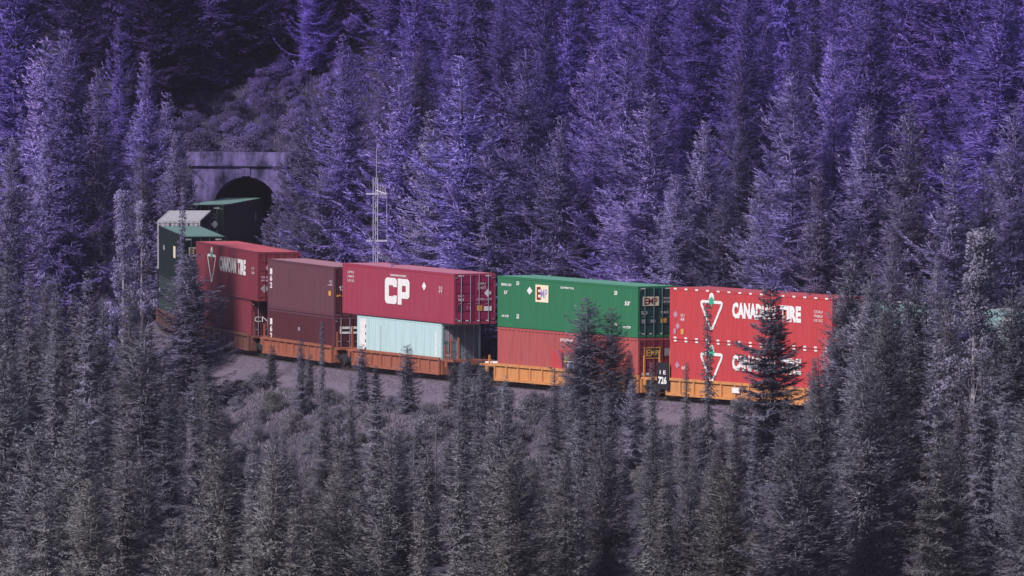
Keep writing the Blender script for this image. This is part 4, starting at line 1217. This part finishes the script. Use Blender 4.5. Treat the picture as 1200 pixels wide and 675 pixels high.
# -- shrubs: along the gravel road, behind the train, on the open slope over the tunnel
cand = []
for _ in range(9000):
    y_ = R0.uniform(1080, 1300); x_ = (R0.uniform(-20, 1220) - 600) / F * y_
    cand.append((x_, y_))
for _ in range(2600):
    y_ = R0.uniform(1226, 1300); x_ = (R0.uniform(150, 430) - 600) / F * y_
    cand.append((x_, y_))
ca = np.array(cand); cs_, cq_ = sq(ca[:, 0], ca[:, 1]); cg_ = ground(ca[:, 0], ca[:, 1])
shr = []; n_sh = 0
for (x_, y_), s_, q_, g_ in zip(cand, cs_, cq_, cg_):
    px = 600 + F * x_ / y_; gpy = YH + F * (HC - g_) / y_
    fr = -21 < q_ < (-4.6 if 515 < px < 800 else -7.5) and s_ > -45
    if fr and q_ > -10.5 and R0.random() < (.82 if px < 520 else .35): continue
    if fr and R0.random() < .35: continue
    if fr and 762 < px < 806: continue
    if fr and px < 560 and q_ > -9.5: continue
    sl = s_ < S_PORTAL - 1.5 and 165 < px < 420 and 40 < gpy < 190
    rt = (s_ > S_PORTAL + .5 and 4.2 < q_ < 13 and s_ < -25) or (S_PORTAL - 2 < s_ < -78 and -22 < q_ < -3.6)
    bk = 5.0 < q_ < 8 and s_ >= -25
    if not (fr or sl or rt or bk): continue
    if any((x_ - a) ** 2 + (y_ - b_) ** 2 < (1.2 if sl else 1.7) ** 2 for a, b_ in shr): continue
    H = (R0.uniform(1.0, 2.1) if q_ > -9 else R0.uniform(.5, 1.1)) if not sl else R0.uniform(.5, 1.5)
    if fr and q_ < -11 and px > 500: H *= 1.3
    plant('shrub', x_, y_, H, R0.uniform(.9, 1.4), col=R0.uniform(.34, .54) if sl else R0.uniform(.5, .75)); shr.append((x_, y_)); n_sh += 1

# -- ground cover
rng = np.random.default_rng(5)
n = 190000
gy_ = rng.uniform(1085, 1300, n); gx_ = (rng.uniform(-20, 1220, n) - 600) / F * gy_
ex_y = rng.uniform(1226, 1300, 40000); gy_ = np.concatenate([gy_, ex_y]); gx_ = np.concatenate([gx_, (rng.uniform(150, 430, 40000) - 600) / F * ex_y]); n = len(gx_)
s_, q_ = sq(gx_, gy_); g_ = ground(gx_, gy_); gpy = YH + F * (HC - g_) / gy_
ok = (((q_ < -4.8) & (q_ > -30)) | ((q_ > 4.5) & (q_ < 40)) | (s_ < S_PORTAL - 1.6)) & (gpy > -20) & (gpy < 700)
ok &= ~((q_ > -9.5) & (q_ < 0) & (rng.random(n) < .55))
ok &= ~((s_ > S_PORTAL - 1.6) & (s_ < S_PORTAL + 1) & (abs(q_) < 3.6))
gx_, gy_, g_ = gx_[ok], gy_[ok], g_[ok]
B = np.repeat(np.stack([gx_, gy_, g_ - .03], 1), 4, 0); n = len(B)
B[:, :2] += rng.normal(0, .10, (n, 2))
D = norm(np.stack([rng.normal(0, .55, n), rng.normal(0, .55, n), np.ones(n)], 1))
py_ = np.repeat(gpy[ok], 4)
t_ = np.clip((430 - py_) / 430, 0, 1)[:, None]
colr = (np.array([.20, .175, .22]) * (1 - t_) + np.array([.105, .074, .26]) * t_) * rng.uniform(.55, 1.35, (n, 1))  # violet cast painted into the tint, stronger toward the top of the frame
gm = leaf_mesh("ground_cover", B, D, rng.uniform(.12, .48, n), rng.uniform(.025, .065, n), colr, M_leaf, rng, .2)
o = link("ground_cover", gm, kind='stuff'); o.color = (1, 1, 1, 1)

# ------------------------------------------------------------------ leave out what the picture shows nothing of
SX = 4
occ = np.zeros((675 // SX + 1, 1200 // SX + 1), np.float32)


def cover(t_):
    z0 = px_of(t_['x'], t_['y'], t_['z'])[1]; w_ = t_['W'] * F / t_['y'] * (1.0 if t_['kind'] != 'shrub' else 1.2)
    r0, r1 = max(0, int(t_['py'] / SX)), min(occ.shape[0] - 1, int(z0 / SX))
    out = []
    for r_ in range(r0, r1 + 1):
        f_ = min(1, max(0, (r_ + .5) * SX - t_['py']) / max(1, z0 - t_['py'])) ** .8
        if t_['kind'] in ('shrub', 'aspen'): f_ = .9
        c0, c1 = int((t_['px'] - w_ * f_) / SX), int((t_['px'] + w_ * f_) / SX)
        if c1 >= 0 and c0 < occ.shape[1]: out.append((r_, max(0, c0), min(occ.shape[1] - 1, c1)))
    return out


boxes = []
for k_, (s_, zr_) in SP.items():
    x_, y_, z_, th_ = track(s_)
    for ds in np.linspace(-7.5, 7.5, 8):
        xx, yy, zz, _ = track(s_ + ds)
        boxes.append(dict(y=yy, rect=(px_of(xx, yy, zz + zr_), px_of(xx, yy, zz + .2), 1.3 * F / yy)))
order = sorted([(t_['y'] - .0, 0, i) for i, t_ in enumerate(TREES)] + [(b_['y'], 1, i) for i, b_ in enumerate(boxes)])
for _, ty, i in order:
    if ty:
        (ax_, ay_), (_, by_), w_ = boxes[i]['rect']
        occ[max(0, int(ay_ / SX)):max(0, int(by_ / SX)), max(0, int((ax_ - w_) / SX)):max(0, int((ax_ + w_) / SX))] = 1
        continue
    t_ = TREES[i]; sp_ = cover(t_); vis = 0.0
    for r_, c0, c1 in sp_: vis += float((1 - occ[r_, c0:c1 + 1]).sum())
    t_['hits'] = vis * SX * SX
    if t_['kind'] not in ('snag', 'spire', 'open'):
        for r_, c0, c1 in sp_:
            m_ = max(1, int((c1 - c0) * .14)); occ[r_, c0 + m_:c1 + 1 - m_] = 1 - (1 - occ[r_, c0 + m_:c1 + 1 - m_]) * .12
MINV = 70
gone = []
for t_ in TREES:
    if t_['hits'] < (MINV if t_['kind'] != 'shrub' else 30): gone.append(t_)
gone_ids = {id(t_) for t_ in gone}
for t_ in gone:
    for c in list(t_['o'].children): bpy.data.objects.remove(c)
    bpy.data.objects.remove(t_['o'])
TREES = [t_ for t_ in TREES if id(t_) not in gone_ids]
import collections
print("LEFT", collections.Counter(t_['kind'] for t_ in TREES), len(TREES))

# ------------------------------------------------------------------ thin violet air between the far bank and the lookout
hm = bpy.data.materials.new("haze"); hm.use_nodes = True; ht = hm.node_tree; ht.nodes.clear()
ho = ht.nodes.new("ShaderNodeOutputMaterial"); hv = ht.nodes.new("ShaderNodeVolumePrincipled")
hv.inputs['Color'].default_value = (.80, .70, 1.0, 1); hv.inputs['Density'].default_value = HAZE; hv.inputs['Anisotropy'].default_value = 0.0
ht.links.new(hv.outputs[0], ho.inputs['Volume'])
zmax = max(float(GZ.max()), 160.0) + 40
MB().box(-3700, 3700, -1600, 5300, float(GZ.min()) - 3, zmax).build("haze", hm, kind='stuff')

# ------------------------------------------------------------------ labels of trees: where each stands among its neighbours
BACK_COLS = [(110, "above the left edge trees"), (215, "left of the tunnel"), (350, "over the tunnel portal"), (480, "by the radio mast"), (590, "behind the maroon container"), (750, "behind the green container"), (985, "behind the red right-hand stack"), (9999, "right of the red stack")]
FRONT_COLS = [(90, "at the left edge"), (190, "left of the green containers"), (310, "below the dull red container"), (410, "below the brown containers"), (520, "below the pale teal container"), (600, "below the maroon doors"), (760, "below the green container"), (890, "below the red triangle emblem"), (990, "below the red container lettering"), (1095, "right of the red stack"), (9999, "at the right edge")]
ADJ = dict(fir="broad fir", spruce="narrow spruce", spire="very slim dark spruce", open="open-branched dark spruce", young="small young fir", bushy="bushy fir", aspen="pale leafy aspen", shrub="low leafy shrub", snag="bare dead tree")
groups = {}
for t_ in TREES:
    s_, q_ = sq([t_['x']], [t_['y']]); q_ = q_[0]; s_ = s_[0]
    back = q_ > 0 or s_ < S_PORTAL
    cols = BACK_COLS if back else FRONT_COLS
    colname = next(nm for lim, nm in cols if t_['px'] < lim)
    py = t_['py']
    if back: row = "with top out of frame" if py < 0 else "reaching near the top edge" if py < 70 else "of middle height" if py < 170 else "of lower height"
    else: row = "with highest tops" if py < prof(t_['px']) + 15 else "with middle tops" if py < 540 else "along the bottom edge"
    if t_['kind'] == 'shrub': row = ("high on the slope" if py < 100 else "midway up the slope" if py < 150 else "low on the slope" if py < 215 else "close behind the train") if back else "by the gravel road"
    key = (t_['kind'], colname, row, back)
    groups.setdefault(key, []).append(t_)
ORD = ["leftmost", "second from left", "third from left", "fourth from left", "fifth from left", "sixth from left", "seventh from left", "eighth from left", "ninth from left", "tenth from left", "eleventh from left", "twelfth from left", "thirteenth from left", "fourteenth from left", "fifteenth from left", "sixteenth from left", "seventeenth from left", "eighteenth from left", "nineteenth from left", "twentieth from left"] + ["twenty-%s from left" % w_ for w_ in ("first", "second", "third", "fourth", "fifth", "sixth", "seventh", "eighth", "ninth")] + ["thirtieth from left"] + ["thirty-%s from left" % w_ for w_ in ("first", "second", "third", "fourth", "fifth", "sixth", "seventh", "eighth", "ninth")]
for (kd, cn, row, back), L_ in groups.items():
    L_.sort(key=lambda t_: t_['px'])
    for i, t_ in enumerate(L_):
        base = f"{ADJ[kd]} {cn}, {row}"
        if len(L_) > 1: base += ", " + (ORD[i] if i < len(L_) - 1 or i == 0 else "rightmost") if i < len(ORD) else f", number {i + 1} from left"
        t_['o']['label'] = t_['label'] or base
        t_['o']['group'] = ("violet trees on the slope behind the train" if back else "dark trees in the wood before the train") if kd != 'shrub' else ("shrubs on the slope" if back else "shrubs by the gravel road")
print("TREES front", n_front, "back", n_back, "shrubs", n_sh, "all", len(TREES))
print("TRIS", {k: [len(v["crown"].polygons)*2 if v["crown"] else 0 for v in L_] for k, L_ in V.items()})
